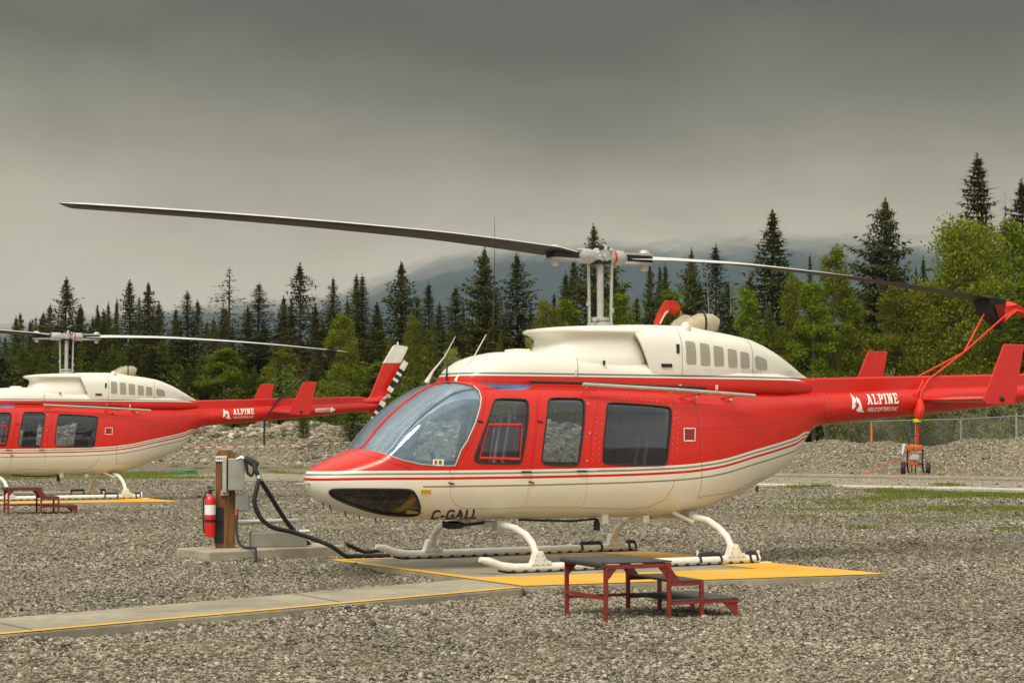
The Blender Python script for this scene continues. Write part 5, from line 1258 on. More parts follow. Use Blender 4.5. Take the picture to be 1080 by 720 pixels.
def conifer_mesh(seed, full=1.0, droop=.35, gap=.0, R0=1.6, top=.9, base=.06, sprig=1.0, mat=None, name='crown'):
    """crown 10 m tall: whorled boughs carrying flat needle sprays"""
    r = random.Random(seed); V = []; 
    H_ = 10.0; z = base*H_
    def tri(a, b, c): V.extend((a, b, c))
    lop = [1+.22*math.sin(seed*1.7+k) for k in range(8)]
    while z < H_*.985:
        t = (z/H_-base)/(1-base)
        tip = min(1, (1-t)/.12)**.5; L0 = R0*((1-t)**top)*(.6+.4*min(1, t/.12+.3))*tip+.015
        nb = max(5, int((8+5*(1-t))*full))
        a0 = r.uniform(0, 6.28)
        wh = r.choice((r.uniform(.55,.8), r.uniform(.85,1.1), r.uniform(1.0,1.3)))
        for k in range(nb):
            a = a0+2*PI*k/nb+r.uniform(-.35,.35); L = L0*wh*r.uniform(.62,1.12)*lop[int(a/6.2832*8) % 8]
            if r.random() < gap*3: continue
            if r.random() < .05: L *= 1.25
            ca, sa = math.cos(a), math.sin(a); up = .30*(1-t)*-1*droop+ .45*t+r.uniform(-.1,.1)
            n = max(3, int(L/.17)); pr = None
            for i in range(n+1):
                u = i/n; rr = L*u; zz = z+rr*up-droop*L*.35*u*u+ (.16*L*max(0, u-.6)**2*3)
                p = Vector((ca*rr, sa*rr, zz))
                if i > 0 or t > .8:
                    m = (3 if u > .2 else 1) if L > .35 else 2
                    for q in range(m):
                        for sd in (-1, 1):
                            l = sprig*(.07+.17*min(1, L)*(1-.5*u))*r.uniform(.7,1.3)*(.35+.65*tip); an = a+sd*r.uniform(.35,1.15); d = Vector((math.cos(an), math.sin(an), r.uniform(-.75,.05)))*l
                            w = Vector((-math.sin(an), math.cos(an), r.uniform(-.6,.6)))*l*.22
                            o = p+Vector((r.uniform(-.05,.05), r.uniform(-.05,.05), r.uniform(-.05,.05)))
                            tri(o-w, o+w, o+d)
                    if u > .3 and r.random() < .6:
                        l = .16*sprig; tri(p+Vector((-.03,0,0)), p+Vector((.03,0,0)), p+Vector((r.uniform(-.05,.05), r.uniform(-.05,.05), -l*r.uniform(.7,1.6))))
                if i == n: 
                    d = Vector((ca, sa, .15))*.16*sprig*tip; w = Vector((-sa, ca, 0))*.035; tri(p-w, p+w, p+d)
        z += r.uniform(.15,.24)*(1.15-.45*t)
    for k in range(14):
        zz = H_-.40+.03*k; a = r.uniform(0, 6.28); l = .04+.008*(14-k); d = Vector((math.cos(a)*l, math.sin(a)*l, .10)); V.extend((Vector((-.02,0,zz)), Vector((.02,0,zz)), Vector((0,0,zz))+d))
    A = np.array([tuple(v) for v in V]); o = np_mesh(name, A, np.arange(len(A)).reshape(-1,3), mat or CONM); me = o.data; bpy.data.objects.remove(o); return me
def trunk_mesh(h, r0, mat, lean=.0, limbs=0, seed=1, limb_len=1.0, z0=.3):
    r = random.Random(seed); b = MB(); P = [(lean*h*t*t+.04*math.sin(t*7+seed)*h*.1, .03*math.sin(t*5+seed*2)*h*.1, h*t) for t in [i/8 for i in range(9)]]
    b.tube(P, [max(.012, r0*(1-.92*i/8)) for i in range(9)], 7)
    for k in range(limbs):
        t = z0+(1-z0)*k/limbs; a = r.uniform(0, 6.28); L = limb_len*(1.1-t)*r.uniform(.6,1.3); i = min(7, int(t*8)); p = Vector(P[i]).lerp(Vector(P[i+1]), t*8-i)
        d = Vector((math.cos(a), math.sin(a), r.uniform(.3,1.1))).normalized(); m = p+d*L*.5+Vector((0,0,.0)); e = p+d*L+Vector((r.uniform(-.1,.1), r.uniform(-.1,.1), L*.25))
        b.tube([p, m, e], [r0*.28*(1.1-t), r0*.18*(1.1-t), .006], 5)
        if L > .5:
            d2 = (d+Vector((r.uniform(-.7,.7), r.uniform(-.7,.7), .2))).normalized(); b.tube([m, m+d2*L*.45], [r0*.12*(1.1-t), .005], 4)
    return b.mesh('trunk', mat, smooth=60)
def deciduous_mesh(seed, mat, H_=10.0, W=2.6, base=.08, shape=1.0, nl=15000, leaf=.085, clumps=70, name='crown'):
    """leaf clumps spread on limbs inside a tapering, uneven crown"""
    rs_ = np.random.RandomState(seed); cs = []
    for k in range(clumps):
        t = rs_.uniform(0, 1)**.9; z = H_*(base+(1-base)*t)
        env = W*(math.sin(PI*min(1, (.12+.88*(1-t))**shape*.62))**.9)
        a = rs_.uniform(0, 6.283); rad = env*rs_.uniform(.25,1.0)**.6*.82
        cs.append((math.cos(a)*rad, math.sin(a)*rad, z-.15*rad, rs_.uniform(.32,.75)*(1.2-.62*t)*W/2.4))
    cs.append((0,0,H_*.97,.28)); cs = np.array(cs)
    w = cs[:,3]**2; pick = rs_.choice(len(cs), nl, p=w/w.sum()); c = cs[pick]
    d = rs_.normal(0, 1, (nl,3)); d /= np.linalg.norm(d, axis=1)[:,None]; rad = c[:,3]*rs_.uniform(.35,1.12,nl)
    P = c[:,:3]+d*rad[:,None]*np.array([1,1,.85])
    sp = rs_.uniform(0, 1, nl) < .22    # stray leaves and shoots
    P[sp] += rs_.normal(0, .20, (sp.sum(),3)); 
    n1 = rs_.normal(0, 1, (nl,3)); n1 /= np.linalg.norm(n1, axis=1)[:,None]; n2 = np.cross(n1, rs_.normal(0, 1, (nl,3))); n2 /= np.linalg.norm(n2, axis=1)[:,None]
    s = leaf*rs_.uniform(.6,1.3,nl)[:,None]
    Q = np.stack([P-n1*s, P+n2*s*.55, P+n1*s, P-n2*s*.55], 1)
    o = np_mesh(name, Q.reshape(-1,3), np.arange(nl*4).reshape(-1,4), mat); me = o.data; bpy.data.objects.remove(o); return me
K = {}
K['spire'] = [(conifer_mesh(s, 1.0, .35, .02, 1.15, .95), trunk_mesh(10, .12, DBARK)) for s in (11,12,13)]
K['spruce'] = [(conifer_mesh(s, 1.1, .30, .03, 1.75, .88), trunk_mesh(10, .15, DBARK)) for s in (21,22,23)]
K['wide'] = [(conifer_mesh(s, 1.15, .12, .05, 2.3, .80, sprig=1.3), trunk_mesh(10, .17, DBARK)) for s in (31,32)]
K['brown'] = [(conifer_mesh(s, .85, .4, .08, 1.25, .8, mat=CONB), trunk_mesh(10, .13, BARK, limbs=26, seed=s, limb_len=1.2, z0=.1)) for s in (41,42)]
K['young'] = [(conifer_mesh(s, 1.15, .05, .02, 2.1, .9, mat=CONW, base=.03), trunk_mesh(10, .13, BARK)) for s in (51,52)]
K['poplar'] = [(deciduous_mesh(s, DECM, W=2.1, shape=1.15, nl=26000, clumps=110, leaf=.075), trunk_mesh(9.3, .14, BARK, limbs=18, seed=s, limb_len=1.8)) for s in (61,62,63)]
K['bright'] = [(deciduous_mesh(s, DECY, W=2.4, shape=1.1, nl=26000, clumps=110, leaf=.075), trunk_mesh(9.3, .14, BARK, limbs=18, seed=s, limb_len=1.8)) for s in (71,72)]
K['broad'] = [(deciduous_mesh(s, DECY, W=4.4, shape=.85, nl=42000, clumps=190, leaf=.095), trunk_mesh(9.0, .22, BARK, limbs=24, seed=s, limb_len=3.2)) for s in (81,82)]
K['pale'] = [(deciduous_mesh(s, DECP, W=2.8, shape=.9, nl=9000, clumps=45), trunk_mesh(9.0, .12, BARK, limbs=18, seed=s, limb_len=2.2)) for s in (91,)]
K['snag'] = [(conifer_mesh(101, .7, 1.1, .12, .85, .45, mat=CONB, sprig=.9), trunk_mesh(10, .14, DBARK, limbs=40, seed=5, limb_len=.9, z0=.05))]
K['dead'] = [(None, trunk_mesh(10, .10, DEADB, limbs=36, seed=6, limb_len=1.5, z0=.25)), (None, trunk_mesh(10, .10, DEADB, limbs=30, seed=9, limb_len=2.6, z0=.35, lean=.05))]
K['pole'] = [(None, trunk_mesh(10, .075, DBARK, limbs=14, seed=8, limb_len=.6, z0=.45))]
NAME = dict(spire='spruce_tree', spruce='spruce_tree', wide='spruce_tree', brown='spruce_tree', young='young_spruce_tree', poplar='poplar_tree', bright='poplar_tree', broad='poplar_tree', pale='poplar_tree', snag='dying_spruce_tree', dead='dead_tree', pole='dead_tree')
WREF = dict(spire=1.15, spruce=1.75, wide=2.3, brown=1.25, young=2.1, poplar=2.1, bright=2.4, broad=4.4, pale=2.8, snag=.85, dead=1.6, pole=.6)
cnt = {}; tr_r = random.Random(5)
GRP = dict(s='dark spruces along the edge of the wood', y='young bright spruces in front of the wood', p='yellow green poplars in front of the wood', d='dead trees in the wood')
def tree(kind, px, top, wpx, D, label, z0=.6):
    D = max(D, 70.5-max(-24, min(26, gx(px, D)))*.62+2.2, 75 if px > 820 else 0) if 'on the rocky bank' not in label else D+4
    if gx(px, D) < 0 and 'on the rocky bank' not in label: D += 3
    i = cnt.get(kind, 0); cnt[kind] = i+1; v = K[kind][i % len(K[kind])]
    zt = zat(top, D); h = (zt-z0)/10.0; w = (wpx/2/FPX*D)/WREF[kind]*(2.25 if NAME[kind] in ('spruce_tree','dying_spruce_tree') and kind != 'wide' else 1.5 if kind == 'wide' else 1.2)
    e = empty(NAME[kind], (gx(px, D), D, z0), tr_r.uniform(0, 6.28)); e.scale = (w, w, h)
    if v[0]:
        c = bpy.data.objects.new('crown', v[0]); C.objects.link(c); c.parent = e
    t = bpy.data.objects.new('trunk', v[1]); C.objects.link(t); t.parent = e
    t.scale = (min(1, 1.0/w)*1.0, min(1, 1.0/w)*1.0, 1) if kind not in ('dead',) else (1,1,1)
    g = GRP['d' if kind in ('dead','pole','snag') else 'y' if kind == 'young' else 's' if NAME[kind] == 'spruce_tree' else 'p']
    tag(e, label, 'tree', g)
T = tree
# left of and behind the distant helicopter
T('spruce', 2, 376, 60, 78, 'low rounded dark spruce cut by the left edge of the photo, below the rotor blade')
T('spire', 31, 337, 22, 104, 'smallest dark spruce tip just above the left blade of the distant rotor, leftmost of three')
T('spire', 37, 333, 20, 107, 'small dark spruce tip just left of the distant rotor hub, middle of three')
T('spire', 43, 334, 22, 102, 'small dark spruce tip touching the left grip of the distant rotor')
T('spruce', 52, 320, 44, 96, 'bushy dark spruce left of the tall one over the distant rotor hub')
T('spruce', 68.7, 292, 46, 92, 'tall dark spruce standing straight over the distant rotor hub, higher than its neighbours')
T('spire', 84, 321, 34, 98, 'dark spruce just right of the distant rotor hub, shorter than the one over the hub')
T('young', 45, 372, 60, 76, 'broad mid green young spruce left of the mast of the distant helicopter')
T('spire', 97, 334, 20, 100, 'short thin spruce in the gap right of the distant rotor hub')
T('spire', 102, 321, 20, 97, 'narrow dark spruce, first of three close tips right of the distant rotor hub')
T('wide', 113.5, 318, 30, 99, 'ragged blunt topped dark spruce, middle of three close tips right of the distant rotor hub')
T('spire', 122.5, 315, 18, 96, 'needle thin spruce beside the blunt topped one over the distant engine cowling')
T('spire', 136, 295, 36, 92, 'tall ragged dark spruce over the tan exhaust cover of the distant helicopter')
T('spire', 146, 312, 22, 99, 'narrow spruce squeezed between two taller ones above the distant engine cowling')
T('spruce', 155.5, 298, 44, 91, 'tall dark spruce with pale tip right of the ragged one above the distant cowling')
T('brown', 167, 319, 34, 96, 'thin grey brown spruce leaning on the pale tipped one above the distant cowling')
T('young', 118, 362, 56, 80, 'mid green young spruce behind the top of the distant mast fairing')
T('spire', 185, 324, 28, 97, 'shorter dark spruce left of the double crowned one over the distant tail cone')
T('spruce', 197, 305, 46, 90, 'dense dark spruce over the tapering end of the distant engine cowling')
T('brown', 208, 316, 30, 94, 'greyish spruce right behind the dense one over the distant tail cone')
T('snag', 240.5, 281, 26, 88, 'tall crooked dying spruce with drooping brown branches, standing alone')
T('brown', 226, 352, 30, 84, 'low grey green tree left of the foot of the crooked dying spruce')
T('spruce', 272.5, 297, 56, 88, 'broad even dark spruce right of the crooked dying one')
T('brown', 261, 322, 30, 94, 'brownish spruce half hidden at the left of the broad even one')
T('spire', 299, 312, 30, 95, 'small dark spruce between the broad even one and the tallest grey spire')
T('brown', 315.5, 277, 46, 88, 'very tall grey brown spire spruce behind the black blade tie of the distant helicopter')
T('spire', 307, 316, 22, 93, 'thin spruce hugging the left side of the tallest grey brown spire')
T('spire', 332, 320, 30, 92, 'short dark spruce hugging the right side of the tallest grey brown spire')
T('spruce', 351, 292, 42, 92, 'tall dark spruce with a pointed top right of the grey brown spire')
T('dead', 360, 309, 26, 96, 'bare twiggy grey tree top between the pointed spruce and the twin topped one')
T('spire', 366, 316, 24, 95, 'short spruce tucked left of the twin topped dark spruce')
T('spire', 375.5, 289, 34, 91, 'left one of the two joined tall dark spruces above the distant fin')
T('spire', 382, 288, 36, 90, 'right one of the two joined tall dark spruces above the distant fin')
T('spire', 397, 319, 32, 94, 'lower dark spruce right of the twin topped pair')
T('spruce', 423, 276, 54, 88, 'tall slender dark spruce straight above the white tipped tail fin')
T('spire', 440, 312, 30, 95, 'small spruce just right of the tall slender one above the tail fin')
T('spire', 452, 297, 36, 91, 'middling dark spire spruce left of the one above the twin antennas')
T('spire', 463, 319, 28, 94, 'short dark spruce right of the middling spire above the white antennas')
T('spruce', 480.7, 301, 50, 90, 'evenly shaped dark spruce above the two white roof antennas')
T('wide', 511, 260, 62, 88, 'tall open branched spruce just left of the bare pole, touching the long rotor blade')
T('pole', 520.8, 229, 20, 86, 'thin bare dead trunk rising past the long left rotor blade')
T('brown', 523, 300, 40, 90, 'brown twiggy spruce at the foot of the bare pole above the cabin roof')
T('spruce', 545, 267, 62, 88, 'large dense dark spruce right of the bare pole, below the left blade grip')
T('spire', 584.5, 309, 26, 94, 'small dark spruce tip between the large dense spruce and the near rotor mast')
T('spire', 597, 286, 34, 92, 'dark spruce just left of the near pitch link, under the left grip')
T('spire', 605, 273, 34, 90, 'taller dark spruce directly left of the near pitch link')
T('wide', 626.4, 235, 74, 86, 'tallest spruce in the middle, its top showing above the near rotor hub')
T('spire', 648.7, 283, 34, 91, 'dark spruce immediately right of the near rotor mast')
T('spire', 657, 298, 26, 94, 'shorter dark spruce second to the right of the near rotor mast')
T('spire', 672, 312, 26, 97, 'low thin spruce between the near mast and the red sleeve cover')
T('wide', 685.7, 277, 36, 92, 'dark spruce left of the twin spires above the red sleeve cover')
T('spire', 696.5, 280, 26, 92, 'left one of the twin thin spires above the red sleeve cover')
T('spire', 702, 277, 28, 91, 'right one of the twin thin spires above the red sleeve cover')
T('wide', 730, 261, 46, 88, 'round topped dark spruce whose crown crosses the right rotor blade above the exhaust cover')
T('brown', 755.5, 257, 50, 88, 'half dead spruce with bare pale branches right of the round topped one')
T('dead', 753, 285, 40, 86, 'bleached bare trunk in front of the half dead spruce above the exhaust cover', .6)
T('brown', 768, 296, 36, 90, 'shorter grey spruce right of the half dead one')
T('dead', 771, 300, 28, 85, 'thin bleached bare tree just right of the exhaust cover')
T('spire', 792, 289, 26, 96, 'small dark spruce between the half dead trees and the tall spire over the right blade')
T('spire', 816, 221, 62, 86, 'tall dark spire spruce rising well above the middle of the right rotor blade')
T('spire', 855, 266, 20, 98, 'little dark spruce tip just above the right rotor blade beside the poplars')
T('spire', 893, 281, 22, 97, 'little dark spruce tip half hidden behind the right rotor blade left of the big spruce')
T('wide', 935.5, 208, 100, 84, 'big wide branched dark spruce over the far stabiliser plate')
T('spire', 967, 281, 22, 97, 'left one of two small spruces right of the big wide branched one')
T('spire', 975, 270, 24, 96, 'right one of two small spruces right of the big wide branched one')
T('spire', 1034, 161, 66, 84, 'tallest dark spire spruce at right, rising out of the large yellow green crown')
T('dead', 1052, 200, 60, 84, 'bare grey branches of a dead tree between the tallest spire and the right edge')
T('spruce', 1080, 188, 72, 84, 'dark spruce cut by the right edge of the photo')
# poplars and young spruces in front
T('bright', 360, 333, 56, 76, 'bright yellow green poplar above the end of the distant rotor blade')
T('bright', 436, 334, 40, 76, 'slim yellow green poplar right behind the white tipped tail fin')
T('young', 456, 336, 44, 75, 'bright pointed young spruce between the tail fin and the white antennas')
T('young', 474, 342, 40, 77, 'second bright pointed young spruce, just left of the white antennas')
T('young', 411, 352, 36, 75, 'small bright young spruce left of the tail fin')
T('poplar', 236, 368, 70, 77, 'mid green bushy poplar at the foot of the crooked dying spruce')
T('young', 259, 388, 48, 72, 'low green young spruce behind the distant stabiliser')
T('young', 294, 372, 50, 73, 'green young spruce behind the black blade tie')
T('young', 200, 384, 60, 78, 'mid green young spruce behind the distant tail boom and company name')
T('spruce', 160, 366, 60, 80, 'dull green low spruce behind the distant engine cowling')
T('pale', 478, 368, 36, 74, 'pale leaved bush between the fin and the left white antenna')
T('young', 320, 420, 22, 66.8, 'small round green bush growing on the rocky bank under the distant boom', .9)
T('young', 372, 407, 34, 67, 'green bush growing on the rocky bank just left of the windshield', .9)
T('bright', 577, 319, 56, 76, 'bright yellow green poplar left of the near rotor mast above the mast fairing')
T('poplar', 598, 318, 60, 79, 'green poplar directly behind the near pitch links')
T('pale', 563, 352, 42, 73, 'pale blossoming bush in front of the mast fairing')
T('young', 528, 350, 40, 76, 'low green young spruce above the cabin roof left of the mast fairing')
T('poplar', 655, 312, 58, 78, 'green poplar just right of the near rotor mast')
T('poplar', 706, 307, 60, 77, 'green poplar behind the red sleeve cover')
T('poplar', 790, 306, 56, 77, 'mid green poplar right of the bleached bare trees')
T('young', 812, 318, 60, 75, 'dark green tree below the tall spire, behind the end of the engine cowling')
T('bright', 838, 290, 56, 76, 'yellow green poplar right of the tall spire, under the right blade')
T('poplar', 858, 300, 70, 73, 'dense green poplar behind the tapering end of the near cowling')
T('bright', 880, 263, 66, 76, 'tall bright poplar whose top pokes above the right rotor blade')
T('bright', 945, 304, 90, 72, 'bright yellow green poplar behind the far stabiliser plate')
T('poplar', 905, 322, 60, 78, 'dull green poplar filling the gap left of the big wide branched spruce')
T('broad', 1022, 237, 150, 76, 'largest yellow green poplar with a broad crown behind the red and black blade sock')
T('poplar', 1066, 236, 80, 80, 'darker green poplar at the right edge behind the largest one')
T('broad', 985, 300, 110, 70, 'lower broad yellow green poplar behind the red webbing straps')
T('poplar', 1085, 300, 90, 71, 'yellow green poplar cut by the right edge above the near stabiliser plate')
# a second rank of younger trees that fills the foot of the wood
def place_phrase(px):
    P = [(0,'the left edge'),(68,'the distant rotor mast'),(120,'the distant engine cowling'),(190,'the distant tail cone'),(245,'the distant company name'),(278,'the distant stabiliser'),(320,'the distant boom end'),(418,'the white tipped tail fin'),(480,'the white roof antennas'),(540,'the forward cowling'),(632,'the near rotor mast'),(712,'the red sleeve cover'),(760,'the row of cowling vents'),(815,'the tall right hand spire'),(860,'the near tail cone'),(920,'the far stabiliser plate'),(1000,'the red webbing straps'),(1060,'the near stabiliser plate')]
    q = min(P, key=lambda a: abs(a[0]-px)); return q[1], px-q[0]
seen_ = {}; fr_ = random.Random(31)
for i in range(46):
    px = -10+i*24.5+fr_.uniform(-9, 9); kd = fr_.choice(['young','poplar' if px > 300 else 'young','young','spruce','bright' if px > 200 else 'young']); top = 350+fr_.uniform(0, 45)-(20 if px > 560 else 0)
    ph, dx = place_phrase(px); col = {'young':'mid green pointed young spruce','poplar':'leafy green poplar','spruce':'short dark spruce','bright':'short yellow green poplar'}[kd]
    side = 'left of' if dx < -6 else 'right of' if dx > 6 else 'directly behind'
    lb = '%s low in the wood, %s %s' % (col, side, ph)
    if lb in seen_: lb = lb.replace(' low in the wood,', ' standing farther')
    seen_[lb] = 1
    T(kd, px, top, fr_.uniform(46, 66), 80+fr_.uniform(-2, 5), lb)
# willow scrub behind the fence, built as separate bushes
def bush_mesh(seed, mat): return deciduous_mesh(seed, mat, H_=2.2, W=1.5, base=.0, shape=.6, nl=7000, leaf=.055, clumps=45, name='foliage')
BM = [bush_mesh(s, WILM) for s in (201,202,203)]+[bush_mesh(204, DECM)]
BL = ['left of the orange banded fence post','beside the orange banded fence post','right of the orange banded fence post','behind the pressure washer','right of the pressure washer','left of the middle fence post','at the middle fence post','left of the thick corner post','behind the thick corner post','right of the thick corner post']
for i, (px, wd, hh) in enumerate(((885,44,1.5),(915,46,1.7),(935,40,1.9),(962,50,1.8),(985,44,1.4),(1003,40,1.5),(1022,44,1.3),(1045,46,1.4),(1072,46,1.5),(1100,50,1.6))):
    D = 70.5+(i % 3)*1.2; e = empty('willow_bush', (gx(px, D), D, G0+.55), i*1.3); s = wd/2/FPX*D/1.5; e.scale = (s*1.1, s*1.1, hh/2.2*1.4)
    o = bpy.data.objects.new('foliage', BM[i % 4 if i % 3 == 0 else i % 3]); C.objects.link(o); o.parent = e
    st = MB()
    for k in range(6): a = k*1.05; st.tube([(0,0,0),(math.cos(a)*.5, math.sin(a)*.5, 1.1),(math.cos(a)*.9, math.sin(a)*.9, 2.0)], [.03,.02,.008], 5)
    if i == 0: stm = st.mesh('stems', BARK)
    t = bpy.data.objects.new('stems', stm); C.objects.link(t); t.parent = e
    tag(e, 'grey green willow bush behind the chain link fence '+BL[i], 'bush', 'willow bushes behind the fence')
# the wood behind reads as one mass
def wood_mass():
    r = random.Random(9); vs, fs = [], []; A = []; base = K['spruce'][0][0]; n = len(base.vertices); co = np.empty(n*3, np.float32); base.vertices.foreach_get('co', co); co = co.reshape(-1,3)
    b2_ = K['spire'][1][0]; n2 = len(b2_.vertices); c2_ = np.empty(n2*3, np.float32); b2_.vertices.foreach_get('co', c2_); c2_ = c2_.reshape(-1,3)
    for i in range(370):
        px = r.uniform(-40, 1130) if i < 300 else r.choice((r.uniform(-420,-40), r.uniform(1130, 1400))); D = r.uniform(94, 130); 
        if i < 70: D = r.uniform(82, 92)
        top = (348 if i > 70 else 382)+r.uniform(-26, 22)
        if px < 15: top += 25
        if 560 < px < 800: top = max(top, 340)
        c = co if i % 2 else c2_; w = r.uniform(.9,1.5); h = (zat(top, D)-.6)/10; a = r.uniform(0, 6.28)
        Z = c[:,2]; k = np.ones(len(c), bool)
        p = np.stack([(c[:,0]*math.cos(a)-c[:,1]*math.sin(a))*w+gx(px, D), (c[:,0]*math.sin(a)+c[:,1]*math.cos(a))*w+D, Z*h+.6], 1)
        A.append(p)
    A = np.concatenate(A); o = np_mesh('forest', A, np.arange(len(A)).reshape(-1,3), CONM)
    tag(o, 'dark mass of spruce wood filling the gaps behind the front row of trees', 'wood', kind='stuff')
wood_mass()
# understorey at the foot of the wood
rs2 = np.random.RandomState(77); n = 260000
px = rs2.uniform(-60, 1150, n); rx = (px-540)/FPX; D = np.where(px > 820, 75.0, np.clip((70.5+2.5)/(1+.62*rx), 70, 90))+rs2.uniform(0, 9, n); nx_ = np.sin(px*.11)*.35+np.sin(px*.043+1)*.5+np.sin(px*.31)*.2
hmax = (2.6+1.2*nx_)*rs2.uniform(.5,1.0,n); z = rs2.uniform(0, 1, n)**.8*hmax+.5
P = np.stack([gx(px, D), D, z], 1)+rs2.normal(0, .12, (n,3)); n1 = rs2.normal(0, 1, (n,3)); n1 /= np.linalg.norm(n1, axis=1)[:,None]; n2 = np.cross(n1, rs2.normal(0, 1, (n,3))); n2 /= np.linalg.norm(n2, axis=1)[:,None]; s = .07*rs2.uniform(.6,1.4,n)[:,None]
Q = np.stack([P-n1*s, P+n2*s*.5, P+n1*s, P-n2*s*.5], 1)
UND = leafmat('undergrowth_leaves', [(.030,.042,.008),(.065,.088,.012),(.12,.15,.02),(.22,.24,.035)], .3, .6, .25)
tag(np_mesh('undergrowth', Q.reshape(-1,3), np.arange(n*4).reshape(-1,4), UND), 'tangled green undergrowth along the foot of the wood', 'undergrowth', kind='stuff')

# ------------------------------------------------------------------ hills
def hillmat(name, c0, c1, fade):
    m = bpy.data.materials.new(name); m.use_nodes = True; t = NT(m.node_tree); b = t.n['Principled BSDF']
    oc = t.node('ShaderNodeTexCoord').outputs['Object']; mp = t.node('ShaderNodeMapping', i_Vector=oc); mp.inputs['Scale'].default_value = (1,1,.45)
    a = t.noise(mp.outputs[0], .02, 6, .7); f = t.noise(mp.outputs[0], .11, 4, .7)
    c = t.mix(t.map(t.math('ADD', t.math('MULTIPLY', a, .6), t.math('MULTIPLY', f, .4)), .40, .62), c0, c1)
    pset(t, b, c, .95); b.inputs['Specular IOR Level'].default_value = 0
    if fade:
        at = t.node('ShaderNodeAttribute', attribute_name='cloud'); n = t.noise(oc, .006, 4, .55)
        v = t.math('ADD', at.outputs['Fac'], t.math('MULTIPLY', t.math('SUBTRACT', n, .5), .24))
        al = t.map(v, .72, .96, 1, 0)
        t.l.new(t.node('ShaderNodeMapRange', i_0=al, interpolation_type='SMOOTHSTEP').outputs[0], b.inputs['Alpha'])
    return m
def hill(name, D0, depth, prof, mat, fade, ns=160):
    r = random.Random(len(name)*7+int(D0)); rows = 26; V = []; CL_ = []
    for j in range(rows):
        v = j/(rows-1)
        for i in range(ns):
            px = -500+2100*i/(ns-1); D = D0+depth*v; top = interp([p[0] for p in prof], [p[1] for p in prof], px)
            zt = (450.2-top)/FPX*(D0+depth)
            q = v**.85
            z = zt*q*(1+.06*math.sin(px*.02+v*4)*(1-v))+ (r.uniform(-1,1)*.012*zt if 0 < v < 1 else 0)
            V.append((gx(px, D0+depth*v*1.0), D, z-3)); CL_.append(q)
    F = np.array([(j*ns+i, j*ns+i+1, (j+1)*ns+i+1, (j+1)*ns+i) for j in range(rows-1) for i in range(ns-1)])
    o = np_mesh(name, np.array(V), F, mat, smooth=True)
    if fade:
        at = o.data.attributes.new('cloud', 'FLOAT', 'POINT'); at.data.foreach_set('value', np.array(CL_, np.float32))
    tag(o, kind='structure'); return o
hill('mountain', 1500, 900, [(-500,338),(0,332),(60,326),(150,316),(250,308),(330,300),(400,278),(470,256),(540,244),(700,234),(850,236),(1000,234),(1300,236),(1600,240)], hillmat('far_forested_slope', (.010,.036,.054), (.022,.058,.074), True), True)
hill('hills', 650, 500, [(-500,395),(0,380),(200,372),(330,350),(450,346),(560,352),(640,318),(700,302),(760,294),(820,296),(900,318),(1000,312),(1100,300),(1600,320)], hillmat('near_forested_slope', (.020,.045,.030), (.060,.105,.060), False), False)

# ------------------------------------------------------------------ haze
if HAZE > 0:
    b = MB(); b.box((-1500,-30,-9), (1500,2700,330)); hz_ = b.build('haze', None, smooth=0); hz_.data.materials.clear()
    m = bpy.data.materials.new('thin_haze'); m.use_nodes = True; t = NT(m.node_tree); t.n.clear()
    pv = t.node('ShaderNodeVolumePrincipled'); pv.inputs['Color'].default_value = (.82,.84,.84,1); pv.inputs['Density'].default_value = HAZE; pv.inputs['Anisotropy'].default_value = .2
    o = t.node('ShaderNodeOutputMaterial'); t.l.new(pv.outputs[0], o.inputs['Volume']); hz_.data.materials.append(m); tag(hz_, kind='stuff', label='thin pale blue haze hanging between the wood and the mountain', cat='haze')

# ------------------------------------------------------------------ overcast sky and light
SUN_EL, SUN_AZ = R(52), R(205)     # azimuth of the light in the ground plane, measured from +Y clockwise: behind the camera, slightly left
w = bpy.data.worlds.new('World'); scene.world = w; w.use_nodes = True; t = NT(w.node_tree); bg = t.n['Background']
sky = t.node('ShaderNodeTexSky', sky_type='NISHITA', sun_disc=False); sky.sun_elevation = SUN_EL; sky.sun_rotation = SUN_AZ
sky.air_density = 1.5; sky.dust_density = 3
d = t.node('ShaderNodeTexCoord').outputs['Generated']; s = t.node('ShaderNodeSeparateXYZ', i_0=d)
mp = t.node('ShaderNodeMapping', i_Vector=d); mp.inputs['Scale'].default_value = (1.0,1.0,3.2)
big = t.noise(mp.outputs[0], 4.5, 5, .52); fine = t.noise(mp.outputs[0], 14, 6, .6)
mpx = t.node('ShaderNodeMapping', i_Vector=d); mpx.inputs['Scale'].default_value = (1.0,1.0,.8); wv = t.noise(mpx.outputs[0], 7, 4, .5)
el = t.math('ADD', s.outputs[2], t.math('MULTIPLY', t.math('SUBTRACT', big, .5), .075)); el = t.math('ADD', el, t.math('MULTIPLY', t.math('SUBTRACT', wv, .5), .06))
cl = t.ramp(el, [(0, (.48,.45,.39)), (.06, (.55,.515,.435)), (.09, (.50,.465,.375)), (.125, (.35,.325,.25)), (.165, (.155,.148,.107)), (.21, (.046,.050,.035)), (.27, (.10,.098,.078)), (.42, (.72,.69,.60)), (1, (1.25,1.20,1.05))])  # last stops lie above the view, raised to light the scene
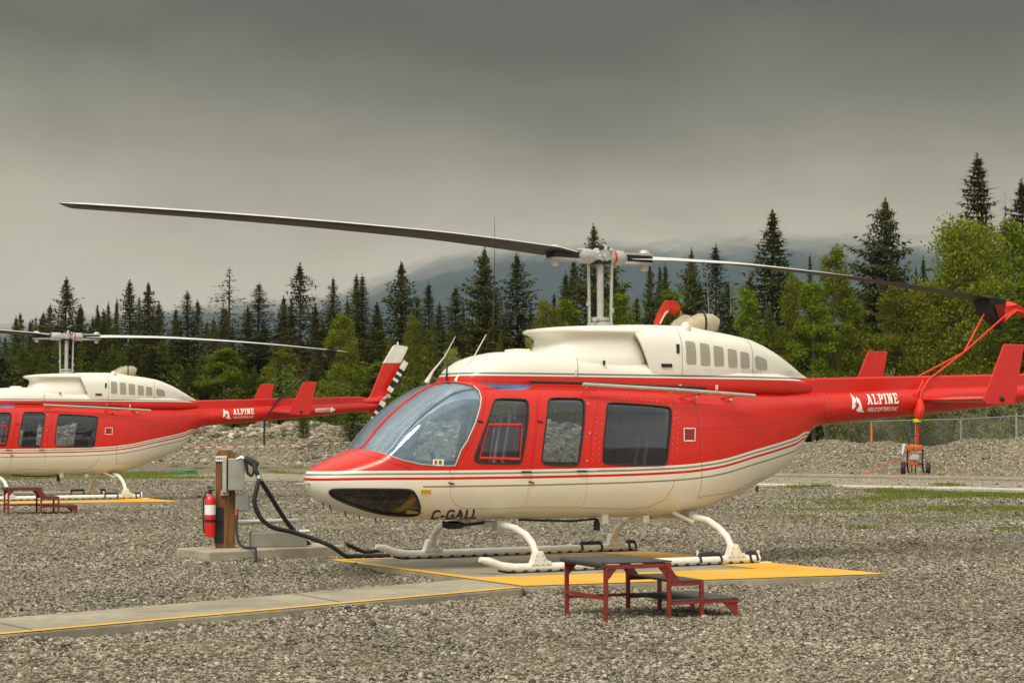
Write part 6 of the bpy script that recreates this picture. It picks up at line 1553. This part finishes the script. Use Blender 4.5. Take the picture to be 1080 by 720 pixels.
cl = t.mix(1, cl, t.map(t.math('ADD', t.math('MULTIPLY', big, .6), t.math('MULTIPLY', fine, .4)), .3, .7, .84, 1.16), 'MULTIPLY')
# unseen sky behind the camera is brightened to light the helicopter's near side
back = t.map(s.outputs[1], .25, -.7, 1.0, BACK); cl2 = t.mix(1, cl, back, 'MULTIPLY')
fl = t.map(s.outputs[1], .1, -.3, 0, 1); low = t.math('MULTIPLY', fl, t.map(s.outputs[2], .0, .25, .6, 1.0)); cl2 = t.mix(t.math('MULTIPLY', fl, t.map(s.outputs[2], .5, .25)), cl2, (.95,.91,.80))  # added fill: low sky behind the camera set bright
skc = t.mix(1, sky.outputs[0], (.1,.1,.1), 'MULTIPLY')
mp3 = t.node('ShaderNodeMapping', i_Vector=d); mp3.inputs['Scale'].default_value = (1,1,1.6); lf = t.noise(mp3.outputs[0], 2.6, 3, .5)
cl2 = t.mix(1, cl2, t.mix(t.map(s.outputs[2], .08, .2), (1,1,1), t.ramp(t.map(lf, .35, .65), [(0, (.62,.62,.60)), (.5, (1,1,1)), (1, (1.45,1.52,1.42))])), 'MULTIPLY')
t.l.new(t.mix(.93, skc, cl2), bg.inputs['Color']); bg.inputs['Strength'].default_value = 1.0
sl = bpy.data.lights.new('sun', 'SUN'); sl.energy = SUNE; sl.angle = R(18); sl.color = (1, .93, .80); so_ = bpy.data.objects.new('sun', sl); C.objects.link(so_)
dv = Vector((math.sin(SUN_AZ)*math.cos(SUN_EL), math.cos(SUN_AZ)*math.cos(SUN_EL), math.sin(SUN_EL)))
so_.rotation_euler = dv.to_track_quat('Z', 'Y').to_euler(); so_.location = (0, 0, 60)
vs = scene.view_settings; vs.view_transform = 'Standard'; vs.look = 'None'; vs.gamma = 1; vs.exposure = EXPO; vs.use_curve_mapping = False
scene.cycles.max_bounces = 6; scene.cycles.transparent_max_bounces = 24; scene.cycles.volume_bounces = 0; scene.cycles.diffuse_bounces = 3
scene.cycles.use_adaptive_sampling = True
scene.render.resolution_x = 1024; scene.render.resolution_y = 682
